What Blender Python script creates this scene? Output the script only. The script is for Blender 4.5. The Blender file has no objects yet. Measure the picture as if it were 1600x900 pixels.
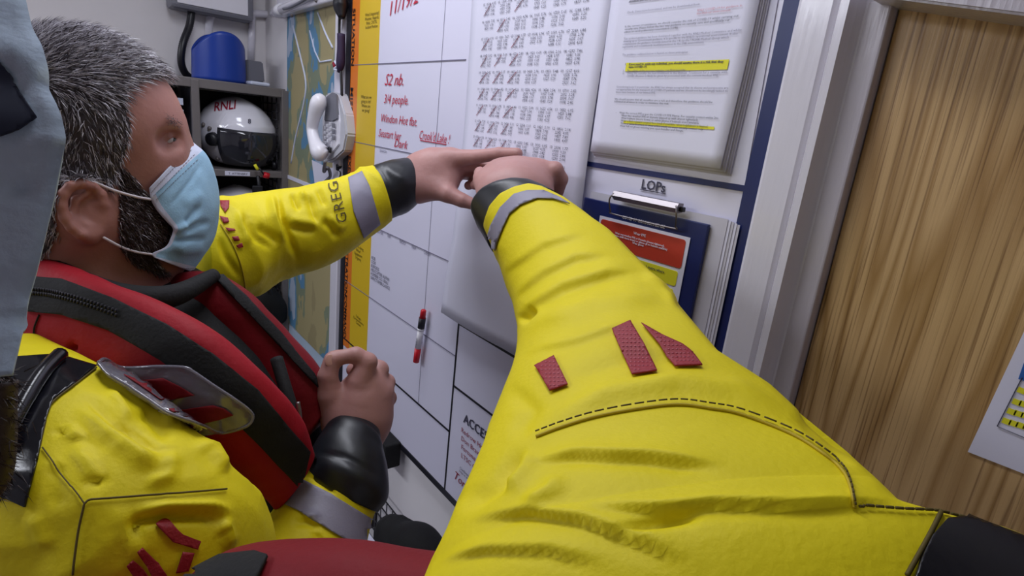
import bpy, bmesh, math, random
import numpy as np
from mathutils import Vector, Matrix, noise as mnoise
from mathutils.bvhtree import BVHTree
from mathutils.geometry import tessellate_polygon
random.seed(4); rng = np.random.default_rng(4)
SC = bpy.context.scene
COL = SC.collection

# ---------------------------------------------------------------- camera, light, exposure
F = 885.168                                   # focal length in pixels of the 1600 px frame
RT = np.array([[0.6056251, -0.27477777, 0.74680347],
               [0.78869506, 0.08257935, -0.60921323],
               [0.10572771, 0.95795502, 0.266728]])      # columns: camera right, up, back
R = RT.T
CAM = np.array([0.0, -0.62, 1.82])
cd = bpy.data.cameras.new('camera'); cam = bpy.data.objects.new('camera', cd); COL.objects.link(cam)
cd.sensor_width = 36; cd.lens = F / 1600 * 36; cd.clip_start = 0.01
cam.matrix_world = Matrix([list(RT[0]) + [CAM[0]], list(RT[1]) + [CAM[1]], list(RT[2]) + [CAM[2]], [0, 0, 0, 1]])
SC.camera = cam
SC.view_settings.view_transform = 'Standard'; SC.view_settings.look = 'None'
SC.view_settings.gamma = 1; SC.view_settings.use_curve_mapping = False
SC.view_settings.exposure = 0.1
SC.cycles.use_denoising = True
w = bpy.data.worlds.new('world'); SC.world = w; w.use_nodes = True
w.node_tree.nodes['Background'].inputs[0].default_value = (0.75, 0.78, 1, 1)
w.node_tree.nodes['Background'].inputs[1].default_value = 0.11

def area(name, loc, target, sx, sy, power, col):
    l = bpy.data.lights.new(name, 'AREA'); l.shape = 'RECTANGLE'; l.size = sx; l.size_y = sy
    l.energy = power; l.color = col
    o = bpy.data.objects.new(name, l); COL.objects.link(o); o.location = loc
    o.rotation_euler = (Vector(target) - Vector(loc)).to_track_quat('-Z', 'Y').to_euler()
    return o
area('ceiling_tube_near', (-0.95, -0.38, 2.50), (-0.95, -0.38, 0), 1.2, 0.2, 8.0, (0.87, 0.90, 1.0))
area('ceiling_tube_far', (-1.6, -2.0, 2.50), (-1.6, -1.8, 0), 1.4, 0.3, 21, (0.87, 0.90, 1.0))

# ---------------------------------------------------------------- helpers
def ray(px, py): return RT @ np.array([px - 800.0, 450.0 - py, -F])
def P(px, py, d): return CAM + ray(px, py) * (d / F)
def W(px, py, off=0.0):
    r = ray(px, py); return CAM + r * ((-off - CAM[1]) / r[1])
def B(px, py, xb):
    r = ray(px, py); return CAM + r * ((xb - CAM[0]) / r[0])
def proj(V):
    q = (np.asarray(V) - CAM) @ R.T
    return np.stack([800 + F * q[..., 0] / -q[..., 2], 450 - F * q[..., 1] / -q[..., 2]], -1)
def lin(c): return tuple(((v / 255) / 12.92 if v / 255 <= 0.04045 else ((v / 255 + 0.055) / 1.055) ** 2.4) for v in c)
def unit(v): v = np.asarray(v, float); return v / (np.linalg.norm(v) + 1e-12)

def mat(name, rgb, rough=0.6, metal=0.0, bump=0.0, bscale=60, var=0.0, vscale=8, spec=0.5, coat=0, trans=0, alpha=1, stretch=None, sss=0, emit=None):
    m = bpy.data.materials.new(name); m.use_nodes = True; nt = m.node_tree; b = nt.nodes['Principled BSDF']
    c = lin(rgb) + (1,)
    b.inputs['Base Color'].default_value = c; b.inputs['Roughness'].default_value = rough
    b.inputs['Metallic'].default_value = metal; b.inputs['Specular IOR Level'].default_value = spec
    b.inputs['Coat Weight'].default_value = coat; b.inputs['Coat Roughness'].default_value = 0.08
    b.inputs['Transmission Weight'].default_value = trans; b.inputs['Alpha'].default_value = alpha
    if sss: b.inputs['Subsurface Weight'].default_value = sss; b.inputs['Subsurface Scale'].default_value = 0.006; b.inputs['Subsurface Radius'].default_value = (1, .4, .25)
    tc = nt.nodes.new('ShaderNodeTexCoord'); mp = nt.nodes.new('ShaderNodeMapping'); nt.links.new(tc.outputs['Object'], mp.inputs[0])
    if stretch: mp.inputs['Scale'].default_value = stretch
    n = nt.nodes.new('ShaderNodeTexNoise'); n.inputs['Scale'].default_value = vscale; n.inputs['Detail'].default_value = 5; nt.links.new(mp.outputs[0], n.inputs['Vector'])
    mx = nt.nodes.new('ShaderNodeMix'); mx.data_type = 'RGBA'
    mx.inputs[6].default_value = tuple(v * (1 - var) for v in c[:3]) + (1,); mx.inputs[7].default_value = tuple(min(1, v * (1 + var)) for v in c[:3]) + (1,)
    nt.links.new(n.outputs['Fac'], mx.inputs[0]); nt.links.new(mx.outputs[2], b.inputs['Base Color'])
    if bump:
        n2 = nt.nodes.new('ShaderNodeTexNoise'); n2.inputs['Scale'].default_value = bscale; n2.inputs['Detail'].default_value = 6; nt.links.new(mp.outputs[0], n2.inputs['Vector'])
        bp = nt.nodes.new('ShaderNodeBump'); bp.inputs['Strength'].default_value = bump; bp.inputs['Distance'].default_value = 0.004
        nt.links.new(n2.outputs['Fac'], bp.inputs['Height']); nt.links.new(bp.outputs[0], b.inputs['Normal'])
    return m

M = dict(
 wall=mat('painted_plaster', (232, 228, 230), .7, bump=.05, bscale=80, var=.03),
 lino=mat('grey_floor', (96, 98, 104), .5, var=.15), ceil=mat('white_ceiling', (225, 225, 222), .8, var=.02),
 board=mat('whiteboard_gloss', (226, 224, 244), .28, var=.012, vscale=3, bump=.02, bscale=3),
 gloss=mat('gloss_white_paint', (224, 221, 232), .16, var=.01, bump=.10, bscale=30, stretch=(6, 6, .6)),
 reveal=mat('reveal_paint', (196, 190, 200), .25, var=.02, bump=.2, bscale=30, stretch=(6, 6, .6)),
 navy=mat('navy_border', (24, 38, 96), .35, var=.05), black=mat('black_line', (22, 22, 32), .45, var=.05),
 orange=mat('orange_strip', (226, 122, 40), .4, var=.03), yellow=mat('yellow_strip', (222, 186, 40), .4, var=.04),
 redpen=mat('red_ink', (196, 30, 62), .5), ink=mat('print_ink', (62, 60, 80), .6), fadeink=mat('faded_ink', (120, 116, 138), .6),
 paper=mat('white_paper', (226, 225, 243), .7, var=.01, bump=.03, bscale=14), paper2=mat('paper_under', (205, 202, 214), .75, var=.01),
 hilite=mat('highlighter', (232, 226, 40), .6), redbox=mat('red_panel', (196, 62, 44), .5), pinkink=mat('faded_red_ink', (200, 130, 140), .6),
 drysuit=mat('yellow_drysuit_cloth', (228, 210, 10), .6, var=.06, vscale=30, bump=.12, bscale=260, spec=.35),
 seam=mat('dark_stitching', (86, 72, 16), .7), seamy=mat('yellow_piping', (190, 166, 20), .6),
 neo=mat('black_latex_cuff', (26, 28, 34), .38, var=.1, bump=.08, bscale=40), gblack=mat('glossy_black_patch', (14, 14, 22), .22, var=.1, bump=.25, bscale=22),
 bweb=mat('black_webbing', (8, 8, 11), .8, var=.2, bump=.2, bscale=300), reflect=mat('grey_reflective_tape', (140, 136, 154), .5, var=.03, bump=.06, bscale=400),
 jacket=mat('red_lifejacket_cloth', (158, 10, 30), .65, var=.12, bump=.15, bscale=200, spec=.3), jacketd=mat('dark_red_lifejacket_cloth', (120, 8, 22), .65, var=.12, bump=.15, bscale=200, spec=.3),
 logo=mat('dark_red_logo', (150, 22, 36), .55, var=.08, bump=.2, bscale=500), logodot=mat('logo_weave_dots', (196, 104, 116), .6),
 plastic=mat('clear_vinyl', (128, 124, 136), .12, var=.15, vscale=30, bump=1.0, bscale=16, spec=.9, coat=1, alpha=.7),
 skin=mat('skin', (186, 138, 132), .5, var=.1, vscale=28, bump=.1, bscale=160, sss=.12), skinf=mat('ruddy_skin', (168, 116, 104), .5, var=.12, vscale=22, bump=.12, bscale=150, sss=.12),
 eyew=mat('eye_white', (190, 180, 176), .2), iris=mat('iris', (60, 60, 56), .15), nail=mat('fingernail', (214, 166, 152), .3),
 hd=mat('hair_dark', (62, 56, 60), .45, var=.2), hm=mat('hair_grey', (124, 118, 124), .4, var=.15), hl=mat('hair_silver', (206, 202, 210), .35, var=.08), bd=mat('beard_brown', (54, 38, 34), .5, var=.2),
 mask=mat('blue_surgical_mask', (152, 194, 220), .75, var=.03, bump=.15, bscale=500, sss=.0), maskw=mat('mask_edge_white', (206, 212, 232), .75, bump=.1, bscale=400), loop=mat('white_elastic', (222, 214, 218), .7, bump=.1, bscale=500),
 maskg=mat('pale_teal_mask_cloth', (178, 196, 216), .85, var=.06, bump=.15, bscale=400),
 steel=mat('grey_painted_steel', (118, 112, 112), .5, metal=.2, var=.08), wire=mat('dark_wire', (58, 56, 62), .45, metal=.6), dark=mat('dark_shelf_panel', (50, 46, 52), .7, var=.1),
 blue=mat('blue_plastic', (26, 62, 158), .35, var=.08, vscale=6), grey=mat('grey_plastic', (120, 120, 130), .5, var=.05), lgrey=mat('light_grey_plastic', (196, 196, 204), .4, var=.02),
 white=mat('white_plastic', (236, 234, 242), .3, var=.01), helmet=mat('white_helmet_shell', (232, 230, 240), .14, var=.01, coat=.6), visor=mat('smoked_visor', (42, 42, 50), .06, coat=1, alpha=.86),
 tube=mat('black_rubber', (20, 20, 28), .4, bump=.1), hred=mat('helmet_red_letter', (150, 22, 50), .4), pred=mat('red_plastic', (206, 24, 40), .35),
 gapshade=mat('dark_blue_gap_shade', (30, 36, 58), .9), purple=mat('purple_cloth', (44, 28, 62), .7), chrome=mat('chrome', (132, 126, 128), .34, metal=1), silver=mat('zip_metal', (190, 190, 200), .3, metal=.9),  # the dark blue is painted shade for the gap at the wearer's mask
 beige=mat('beige_panel', (214, 204, 186), .6), bpanel=mat('blue_panel', (40, 100, 180), .5),
)
def oak():
    m = bpy.data.materials.new('oak_veneer'); m.use_nodes = True; nt = m.node_tree; b = nt.nodes['Principled BSDF']
    tc = nt.nodes.new('ShaderNodeTexCoord')
    mp = nt.nodes.new('ShaderNodeMapping'); mp.inputs['Scale'].default_value = (7, 1, .55); nt.links.new(tc.outputs['Object'], mp.inputs[0])
    n1 = nt.nodes.new('ShaderNodeTexNoise'); n1.inputs['Scale'].default_value = 1.5; n1.inputs['Detail'].default_value = 2; nt.links.new(mp.outputs[0], n1.inputs['Vector'])
    mul = nt.nodes.new('ShaderNodeMath'); mul.operation = 'MULTIPLY'; mul.inputs[1].default_value = 26; nt.links.new(n1.outputs['Fac'], mul.inputs[0])
    fr = nt.nodes.new('ShaderNodeMath'); fr.operation = 'PINGPONG'; fr.inputs[1].default_value = 1; nt.links.new(mul.outputs[0], fr.inputs[0])
    mp2 = nt.nodes.new('ShaderNodeMapping'); mp2.inputs['Scale'].default_value = (420, 1, 5); nt.links.new(tc.outputs['Object'], mp2.inputs[0])
    n2 = nt.nodes.new('ShaderNodeTexNoise'); n2.inputs['Scale'].default_value = 1; n2.inputs['Detail'].default_value = 3; nt.links.new(mp2.outputs[0], n2.inputs['Vector'])
    r1 = nt.nodes.new('ShaderNodeValToRGB'); r1.color_ramp.elements[0].color = lin((206, 170, 118)) + (1,); r1.color_ramp.elements[1].color = lin((166, 128, 76)) + (1,)
    r1.color_ramp.elements[0].position = .35; nt.links.new(fr.outputs[0], r1.inputs[0])
    r2 = nt.nodes.new('ShaderNodeValToRGB'); r2.color_ramp.elements[0].position = .34; r2.color_ramp.elements[1].position = .47
    r2.color_ramp.elements[0].color = (.45, .38, .32, 1); nt.links.new(n2.outputs['Fac'], r2.inputs[0])
    mx = nt.nodes.new('ShaderNodeMix'); mx.data_type = 'RGBA'; mx.blend_type = 'MULTIPLY'; mx.inputs[0].default_value = .85
    nt.links.new(r1.outputs[0], mx.inputs[6]); nt.links.new(r2.outputs[0], mx.inputs[7]); nt.links.new(mx.outputs[2], b.inputs['Base Color'])
    b.inputs['Roughness'].default_value = .38
    bp = nt.nodes.new('ShaderNodeBump'); bp.inputs['Strength'].default_value = .15; bp.inputs['Distance'].default_value = .002
    nt.links.new(n2.outputs['Fac'], bp.inputs['Height']); nt.links.new(bp.outputs[0], b.inputs['Normal'])
    return m
M['oak'] = oak()
def chart():
    m = bpy.data.materials.new('sea_chart_print'); m.use_nodes = True; nt = m.node_tree; b = nt.nodes['Principled BSDF']
    tc = nt.nodes.new('ShaderNodeTexCoord'); mp = nt.nodes.new('ShaderNodeMapping'); mp.inputs['Scale'].default_value = (1.5, 1, .8); nt.links.new(tc.outputs['Object'], mp.inputs[0])
    n = nt.nodes.new('ShaderNodeTexNoise'); n.inputs['Scale'].default_value = 3.2; n.inputs['Detail'].default_value = 4; nt.links.new(mp.outputs[0], n.inputs['Vector'])
    r = nt.nodes.new('ShaderNodeValToRGB'); r.color_ramp.interpolation = 'CONSTANT'; e = r.color_ramp.elements
    e[0].position = 0; e[0].color = lin((206, 204, 214)) + (1,); e[1].position = .33; e[1].color = lin((170, 184, 204)) + (1,)
    for p, c in ((.40, (92, 140, 176)), (.44, (132, 142, 118)), (.485, (172, 160, 118)), (.62, (158, 146, 108))):
        x = e.new(p); x.color = lin(c) + (1,)
    nt.links.new(n.outputs['Fac'], r.inputs[0]); nt.links.new(r.outputs[0], b.inputs['Base Color']); b.inputs['Roughness'].default_value = .6
    return m
M['chart'] = chart()

def tag(o, label=None, cat=None, group=None, kind=None):
    if label: o['label'] = label
    if cat: o['category'] = cat
    if group: o['group'] = group
    if kind: o['kind'] = kind
    return o
def empty(name, loc, label, cat, group=None):
    o = bpy.data.objects.new(name, None); COL.objects.link(o); o.location = tuple(loc); o.empty_display_size = .05
    return tag(o, label, cat, group)
def link(name, me, m, parent=None, smooth=False):
    o = bpy.data.objects.new(name, me); COL.objects.link(o)
    for x in (m if isinstance(m, (list, tuple)) else [m]): me.materials.append(x)
    if smooth: me.polygons.foreach_set('use_smooth', [True] * len(me.polygons))
    if parent is not None:
        o.parent = parent; o.matrix_parent_inverse = Matrix.Translation(-Vector(parent.location)) if parent.type == 'EMPTY' and parent.parent is None else parent.matrix_parent_inverse.copy()
        if parent.type != 'EMPTY': o.matrix_parent_inverse = Matrix.Identity(4)
    return o
def mesh(name, V, Fc, m, parent=None, smooth=True, mi=None):
    me = bpy.data.meshes.new(name); me.from_pydata([tuple(map(float, v)) for v in V], [], [tuple(map(int, f)) for f in Fc])
    o = link(name, me, m, parent, smooth)
    if mi is not None: me.polygons.foreach_set('material_index', list(map(int, mi)))
    me.update(); return o
def bmobj(name, bm, m, parent=None, smooth=False):
    bmesh.ops.recalc_face_normals(bm, faces=bm.faces[:])
    me = bpy.data.meshes.new(name); bm.to_mesh(me); bm.free(); return link(name, me, m, parent, smooth)
def addbox(bm, lo, hi, bev=0):
    r = bmesh.ops.create_cube(bm, size=1); vs = r['verts']; lo = Vector(lo); hi = Vector(hi)
    for v in vs: v.co = Vector([(lo[i] + hi[i]) / 2 + v.co[i] * (hi[i] - lo[i]) for i in range(3)])
    if bev: bmesh.ops.bevel(bm, geom=list({e for v in vs for e in v.link_edges}), offset=bev, segments=2, affect='EDGES', profile=.5)
def box(name, lo, hi, m, parent=None, bev=0.0):
    bm = bmesh.new(); addbox(bm, lo, hi, bev); return bmobj(name, bm, m, parent)
def prism(name, pts, ext, m, parent=None, bev=0, smooth=False):
    """closed prism: polygon pts (3-D, planar) extruded by vector ext"""
    bm = bmesh.new(); vs = [bm.verts.new(tuple(p)) for p in pts]; f = bm.faces.new(vs)
    r = bmesh.ops.extrude_face_region(bm, geom=[f]); nv = [g for g in r['geom'] if isinstance(g, bmesh.types.BMVert)]
    bmesh.ops.translate(bm, verts=nv, vec=Vector(ext))
    if bev: bmesh.ops.bevel(bm, geom=bm.edges[:], offset=bev, segments=2, affect='EDGES')
    return bmobj(name, bm, m, parent, smooth)
def wallslab(name, px, off, th, m, parent=None, bev=0):
    return prism(name, [W(x, y, off) for x, y in px], (0, th, 0), m, parent, bev)
def catmull(pts, n):
    pts = np.asarray(pts, float); k = len(pts); out = []
    ext = np.vstack([2 * pts[0] - pts[1], pts, 2 * pts[-1] - pts[-2]])
    for t in np.linspace(0, k - 1, n):
        i = min(int(t), k - 2); u = t - i; p0, p1, p2, p3 = ext[i:i + 4]
        out.append(.5 * ((2 * p1) + (-p0 + p2) * u + (2 * p0 - 5 * p1 + 4 * p2 - p3) * u * u + (-p0 + 3 * p1 - 3 * p2 + p3) * u ** 3))
    return np.array(out)
def tube_vf(path, rad, n=10, cap=True):
    path = np.asarray(path, float); k = len(path); rad = np.broadcast_to(rad, (k,))
    T = np.gradient(path, axis=0); V = []; Fc = []; up = np.array([.13, .27, .95])
    a = np.cross(T[0], up); a = unit(a)
    for i in range(k):
        t = unit(T[i]); a = unit(a - t * (a @ t)); b = np.cross(t, a)
        for j in range(n):
            q = 2 * math.pi * j / n; V.append(path[i] + rad[i] * (a * math.cos(q) + b * math.sin(q)))
    for i in range(k - 1):
        for j in range(n): Fc.append((i * n + j, i * n + (j + 1) % n, (i + 1) * n + (j + 1) % n, (i + 1) * n + j))
    if cap: Fc.append(tuple(range(n))[::-1]); Fc.append(tuple(range((k - 1) * n, k * n)))
    return V, Fc
def tube(name, path, rad, m, parent=None, n=10, seg=None, smooth=True):
    path = np.asarray(path, float)
    if seg:
        r = np.broadcast_to(rad, (len(path),)); q = catmull(np.c_[path, r], seg); path, rad = q[:, :3], q[:, 3]
    V, Fc = tube_vf(path, rad, n); return mesh(name, V, Fc, m, parent, smooth)
def multi(name, parts, m, parent=None, smooth=True):
    V = []; Fc = []
    for v, f in parts:
        o = len(V); V += list(v); Fc += [tuple(i + o for i in g) for g in f]
    return mesh(name, V, Fc, m, parent, smooth)

def loft(sections, n, m, ratio=.85, power=2.0):
    """sections: (Lx,Ly,Rx,Ry,depth[,ratio]) outline points in the photo at a real depth -> rings across the limb's axis"""
    S = np.array([list(s) + ([ratio] if len(s) == 5 else []) for s in sections], float)
    S = catmull(S, n); C = []; A = []
    for s in S:
        l = P(s[0], s[1], s[4]); r = P(s[2], s[3], s[4]); C.append((l + r) / 2); A.append((r - l) / 2)
    C = np.array(C); A = np.array(A); T = np.gradient(C, axis=0)
    V = np.zeros((n, m, 3)); N = np.zeros((n, m, 3))
    for i in range(n):
        t = unit(T[i]); a = A[i] - t * (A[i] @ t) * .5; la = np.linalg.norm(A[i]); ah = unit(a); b = unit(np.cross(ah, t))
        if b @ (CAM - C[i]) < 0: b = -b
        for j in range(m):
            q = 2 * math.pi * j / m; cx, sx = math.cos(q), math.sin(q)
            cx = math.copysign(abs(cx) ** (2 / power), cx); sx = math.copysign(abs(sx) ** (2 / power), sx)
            V[i, j] = C[i] + A[i] * cx + b * (la * S[i, 5] * sx); N[i, j] = unit(ah * cx / 1 + b * sx)
    return V, N
def gridfaces(n, m):
    f = [(i * m + j, (i + 1) * m + j, (i + 1) * m + (j + 1) % m, i * m + (j + 1) % m) for i in range(n - 1) for j in range(m)]
    return f + [tuple(range(m)), tuple(range((n - 1) * m, n * m))[::-1]]
def pdist(Q, line):
    """distance (px) from points Q to a polyline, and the signed side"""
    L = np.asarray(line, float); best = np.full(len(Q), 1e9); side = np.zeros(len(Q)); U = np.zeros(len(Q)); acc = 0.0
    tot = sum(np.linalg.norm(b - a) for a, b in zip(L[:-1], L[1:]))
    for a, b in zip(L[:-1], L[1:]):
        ab = b - a; t = np.clip(((Q - a) @ ab) / (ab @ ab), 0, 1); d = Q - (a + t[:, None] * ab)
        dd = np.hypot(d[:, 0], d[:, 1]); s = ab[0] * d[:, 1] - ab[1] * d[:, 0]
        k = dd < best; best[k] = dd[k]; side[k] = np.sign(s[k]); U[k] = ((acc + t * np.linalg.norm(ab)) / tot)[k]; acc += np.linalg.norm(ab)
    e = np.clip(np.minimum(U, 1 - U) / .28, 0, 1); return best, side, e * e * (3 - 2 * e)
def sculpt(V, N, folds=(), amp=.0, freq=14, stretch=(1, 1, 1), seed=0, edge=0):
    """wrinkle a cloth surface: free noise folds plus named creases (polyline, width px, depth m, kind)"""
    sh = V.shape; v = V.reshape(-1, 3).copy(); nn = N.reshape(-1, 3); face = np.einsum('ij,ij->i', nn, CAM - v) > 0
    if amp:
        d = np.zeros(len(v))
        for i, p in enumerate(v @ RT):
            q = Vector((p[0] * stretch[0], p[1] * stretch[1], p[2] * stretch[2])) * freq + Vector((seed, seed * 2.3, 0))
            wq = q + Vector((mnoise.noise(q * .6), mnoise.noise(q * .6 + Vector((5, 5, 5))), mnoise.noise(q * .6 + Vector((9, 1, 3))))) * 1.2
            d[i] = (.5 - abs(mnoise.noise(wq))) * 1.3 + .35 * (.5 - abs(mnoise.noise(wq * 2.3)))
        v += nn * (d * amp)[:, None]
    Q = proj(v)
    for line, wd, dep, kind in folds:
        b, s, tp = pdist(Q, line); g = np.exp(-(b / wd) ** 2)
        if kind == 'v': h = -g                        # valley
        elif kind == 'r': h = g                       # ridge
        else: h = -.75 * np.tanh(s * b / 5.5) * np.exp(-b / wd) * np.where(s < 0, 1.0, .7)   # step: falls on one side, bulges on the other
        v += nn * (h * dep * face * tp)[:, None]
    return v.reshape(sh)
def inpoly(x, y, poly):
    c = np.zeros(len(x), bool); n = len(poly)
    for i in range(n):
        x0, y0 = poly[i]; x1, y1 = poly[(i + 1) % n]
        k = ((y0 > y) != (y1 > y)) & (x < (x1 - x0) * (y - y0) / (y1 - y0 + 1e-9) + x0); c ^= k
    return c
def confine(V, poly, it=14):
    """take in the cloth where it would bulge past the garment's outline"""
    n, k = V.shape[:2]; C = V.mean(1, keepdims=True); sc = np.ones((n, k)); lo = np.full((n, k), .05); hi = np.ones((n, k))
    ins = lambda s: inpoly(*[q.ravel() for q in np.moveaxis(proj(C + (V - C) * s[..., None]), -1, 0)], poly).reshape(n, k)
    ok = ins(sc)
    for _ in range(it):
        m_ = (lo + hi) / 2; g = ins(m_); lo = np.where(g, m_, lo); hi = np.where(g, hi, m_)
    sc = np.where(ok, 1, lo)
    for _ in range(3): sc = np.minimum(sc, (sc + np.roll(sc, 1, 1) + np.roll(sc, -1, 1)) / 3)
    return C + (V - C) * sc[..., None]
def cloth(name, V, m, parent):
    n, k = V.shape[:2]; o = mesh(name, V.reshape(-1, 3), gridfaces(n, k), m, parent, True); return o
def bvh_of(*objs):
    vs = []; fs = []
    for o in objs:
        k = len(vs); vs += [v.co.copy() for v in o.data.vertices]; fs += [tuple(i + k for i in p.vertices) for p in o.data.polygons]
    return BVHTree.FromPolygons(vs, fs)
def cast(bvh, px, py, off, dmin=.02):
    r = Vector(ray(px, py)).normalized(); h = bvh.ray_cast(Vector(CAM) + r * dmin, r)
    if h[0] is None: return None
    nn = h[1] if h[1].dot(r) < 0 else -h[1]
    return np.array(h[0] + nn * off * .5 - r * off * .5)
def decal(name, poly, bvh, m, parent, off=.0015, step=6, th=.0008):
    """cloth patch cut to an outline and laid on the surface below it"""
    bm = bmesh.new(); vv = [bm.verts.new((x, y, 0)) for x, y in poly]
    for t in tessellate_polygon([[Vector((x, y, 0)) for x, y in poly]]): bm.faces.new([vv[i] for i in t])
    xs = [p[0] for p in poly]; ys = [p[1] for p in poly]
    for k in np.arange(min(xs) + step, max(xs), step): bmesh.ops.bisect_plane(bm, geom=bm.verts[:] + bm.edges[:] + bm.faces[:], plane_co=(k, 0, 0), plane_no=(1, 0, 0))
    for k in np.arange(min(ys) + step, max(ys), step): bmesh.ops.bisect_plane(bm, geom=bm.verts[:] + bm.edges[:] + bm.faces[:], plane_co=(0, k, 0), plane_no=(0, 1, 0))
    miss = []; hit = []
    for v in bm.verts:
        q = cast(bvh, v.co.x, v.co.y, off)
        if q is None: miss.append(v)
        else: hit.append(q); v.co = q
    if miss:
        bmesh.ops.delete(bm, geom=miss, context='VERTS')
    o = bmobj(name, bm, m, parent, True)
    md = o.modifiers.new('thick', 'SOLIDIFY'); md.thickness = th; md.offset = 0
    return o
def seam(name, line, bvh, m, parent, rad=.0007, seg=50, off=.0012, dash=0):
    L = catmull([(x, y, 0) for x, y in line], seg); pts = [cast(bvh, p[0], p[1], off) for p in L]
    parts = []; cur = []
    for i, p in enumerate(pts + [None]):
        if p is not None and (not cur or np.linalg.norm(p - cur[-1]) < .03) and not (dash and i % dash == dash - 1): cur.append(p)
        else:
            if len(cur) > 1: parts.append(tube_vf(cur, rad, 6))
            cur = [] if p is None else [p]
    return multi(name, parts, m, parent) if parts else None

# implicit surfaces
def smin(a, b, k):
    h = np.clip(.5 + .5 * (b - a) / k, 0, 1); return b * (1 - h) + a * h - k * h * (1 - h)
def cone(X, a, b, r1, r2):
    a = np.asarray(a); b = np.asarray(b); ab = b - a; t = np.clip(((X - a) @ ab) / (ab @ ab + 1e-12), 0, 1)
    return np.linalg.norm(X - a - t[..., None] * ab, axis=-1) - (r1 + (r2 - r1) * t)
def ellip(X, c, ax, r):
    q = (X - np.asarray(c)) @ np.asarray(ax).T; r = np.asarray(r); k0 = np.linalg.norm(q / r, axis=-1); k1 = np.linalg.norm(q / r ** 2, axis=-1) + 1e-9
    return k0 * (k0 - 1) / k1
def surf(fn, lo, hi, h):
    """dual surface of an implicit function on a grid"""
    lo = np.asarray(lo, float); hi = np.asarray(hi, float); n = np.ceil((hi - lo) / h).astype(int) + 1
    g = np.stack(np.meshgrid(*[lo[i] + h * np.arange(n[i]) for i in range(3)], indexing='ij'), -1)
    v = fn(g); ins = v < 0; cs = n + 1; acc = np.zeros(tuple(cs) + (3,)); cnt = np.zeros(tuple(cs)); quads = []
    idx = np.stack(np.meshgrid(*[np.arange(k) for k in n], indexing='ij'), -1)
    sl = lambda a, s: tuple(s if i == a else slice(None) for i in range(3))
    for a in range(3):
        v0 = v[sl(a, slice(0, -1))]; v1 = v[sl(a, slice(1, None))]; c = (v0 < 0) != (v1 < 0); I = idx[sl(a, slice(0, -1))][c]
        t = v0[c] / (v0[c] - v1[c]); pt = I.astype(float); pt[:, a] += t; flip = v0[c] < 0
        o1, o2 = [(1, 2), (2, 0), (0, 1)][a]; cells = []
        for d1, d2 in ((0, 0), (1, 0), (1, 1), (0, 1)):          # cell index = vertex index + 1 - d
            J = I + 1; J = J.copy(); J[:, o1] -= d1; J[:, o2] -= d2; cells.append(J)
            np.add.at(acc, tuple(J.T), pt); np.add.at(cnt, tuple(J.T), 1)
        quads.append((cells, flip))
    use = cnt > 0; num = -np.ones(tuple(cs), int); num[use] = np.arange(use.sum()); V = acc[use] / cnt[use][:, None] * h + lo
    Fc = []
    for cells, flip in quads:
        q = np.stack([num[tuple(J.T)] for J in cells], 1); q[~flip] = q[~flip][:, ::-1]; Fc.append(q)
    return V, np.vstack(Fc)
def relax(V, Fc, it=2):
    for _ in range(it):
        s = np.zeros_like(V); c = np.zeros(len(V))
        for k in range(4):
            a = Fc[:, k]; b = Fc[:, (k + 1) % 4]; np.add.at(s, a, V[b]); np.add.at(c, a, 1); np.add.at(s, b, V[a]); np.add.at(c, b, 1)
        V = V * .5 + .5 * s / np.maximum(c, 1)[:, None]
    return V
def sdfbounds(pts, r):
    p = np.array(pts); return p.min(0) - r, p.max(0) + r

def text(name, s, x, z, h, m, y=-.0135, rot=0, parent=None, sx=1.0, align='LEFT', bold=0, shear=0, res=2, pl=None, th=.0):
    """lettering on the board wall (faces the room)"""
    c = bpy.data.curves.new(name, 'FONT'); c.body = s; c.size = h * 1.38; c.resolution_u = res; c.offset = bold; c.shear = shear; c.align_x = align; c.space_line = .9 if '\n' in s else 1; c.extrude = th
    o = bpy.data.objects.new(name, c); COL.objects.link(o)
    dg = bpy.context.evaluated_depsgraph_get(); dg.update(); me = bpy.data.meshes.new_from_object(o.evaluated_get(dg)); bpy.data.objects.remove(o)
    mw = Matrix.Translation((x, y, z)) @ Matrix.Rotation(math.radians(90), 4, 'X') @ Matrix.Rotation(rot, 4, 'Z') @ Matrix.Diagonal((sx, 1, 1, 1))
    if pl is not None: mw = pl @ Matrix.Diagonal((sx, 1, 1, 1))
    me.transform(mw); me.materials.clear(); me.name = name
    return link(name, me, m, parent)
def wtext(name, s, px, py, h, m, off=.0135, **k):
    p = W(px, py, off); return text(name, s, p[0], p[2], h, m, y=-off, **k)

# ---------------------------------------------------------------- room
XB, ZC = -2.32, 2.55
def struct(o): o['kind'] = 'structure'; return o
X1, Y1 = 1.3, -3.4
struct(box('floor', (XB - .1, Y1 - .1, -.1), (X1 + .1, .1, 0), M['lino'])); struct(box('ceiling', (XB - .1, Y1 - .1, ZC), (X1 + .1, .1, ZC + .1), M['ceil']))
struct(box('wall_left', (XB - .1, Y1, 0), (XB, .1, ZC), M['wall'])); struct(box('wall_right', (X1, Y1, 0), (X1 + .1, .1, ZC), M['wall']))
struct(box('wall_back', (XB, Y1 - .1, 0), (X1, Y1, ZC), M['wall']))
DL, DR, DT = -.262, .62, W(1530, 10)[2] + .012     # door opening
bm = bmesh.new(); addbox(bm, (XB, 0, 0), (DL, .1, ZC)); addbox(bm, (DR, 0, 0), (X1, .1, ZC)); addbox(bm, (DL, 0, DT), (DR, .1, ZC)); struct(bmobj('wall_front', bm, M['wall']))
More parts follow.
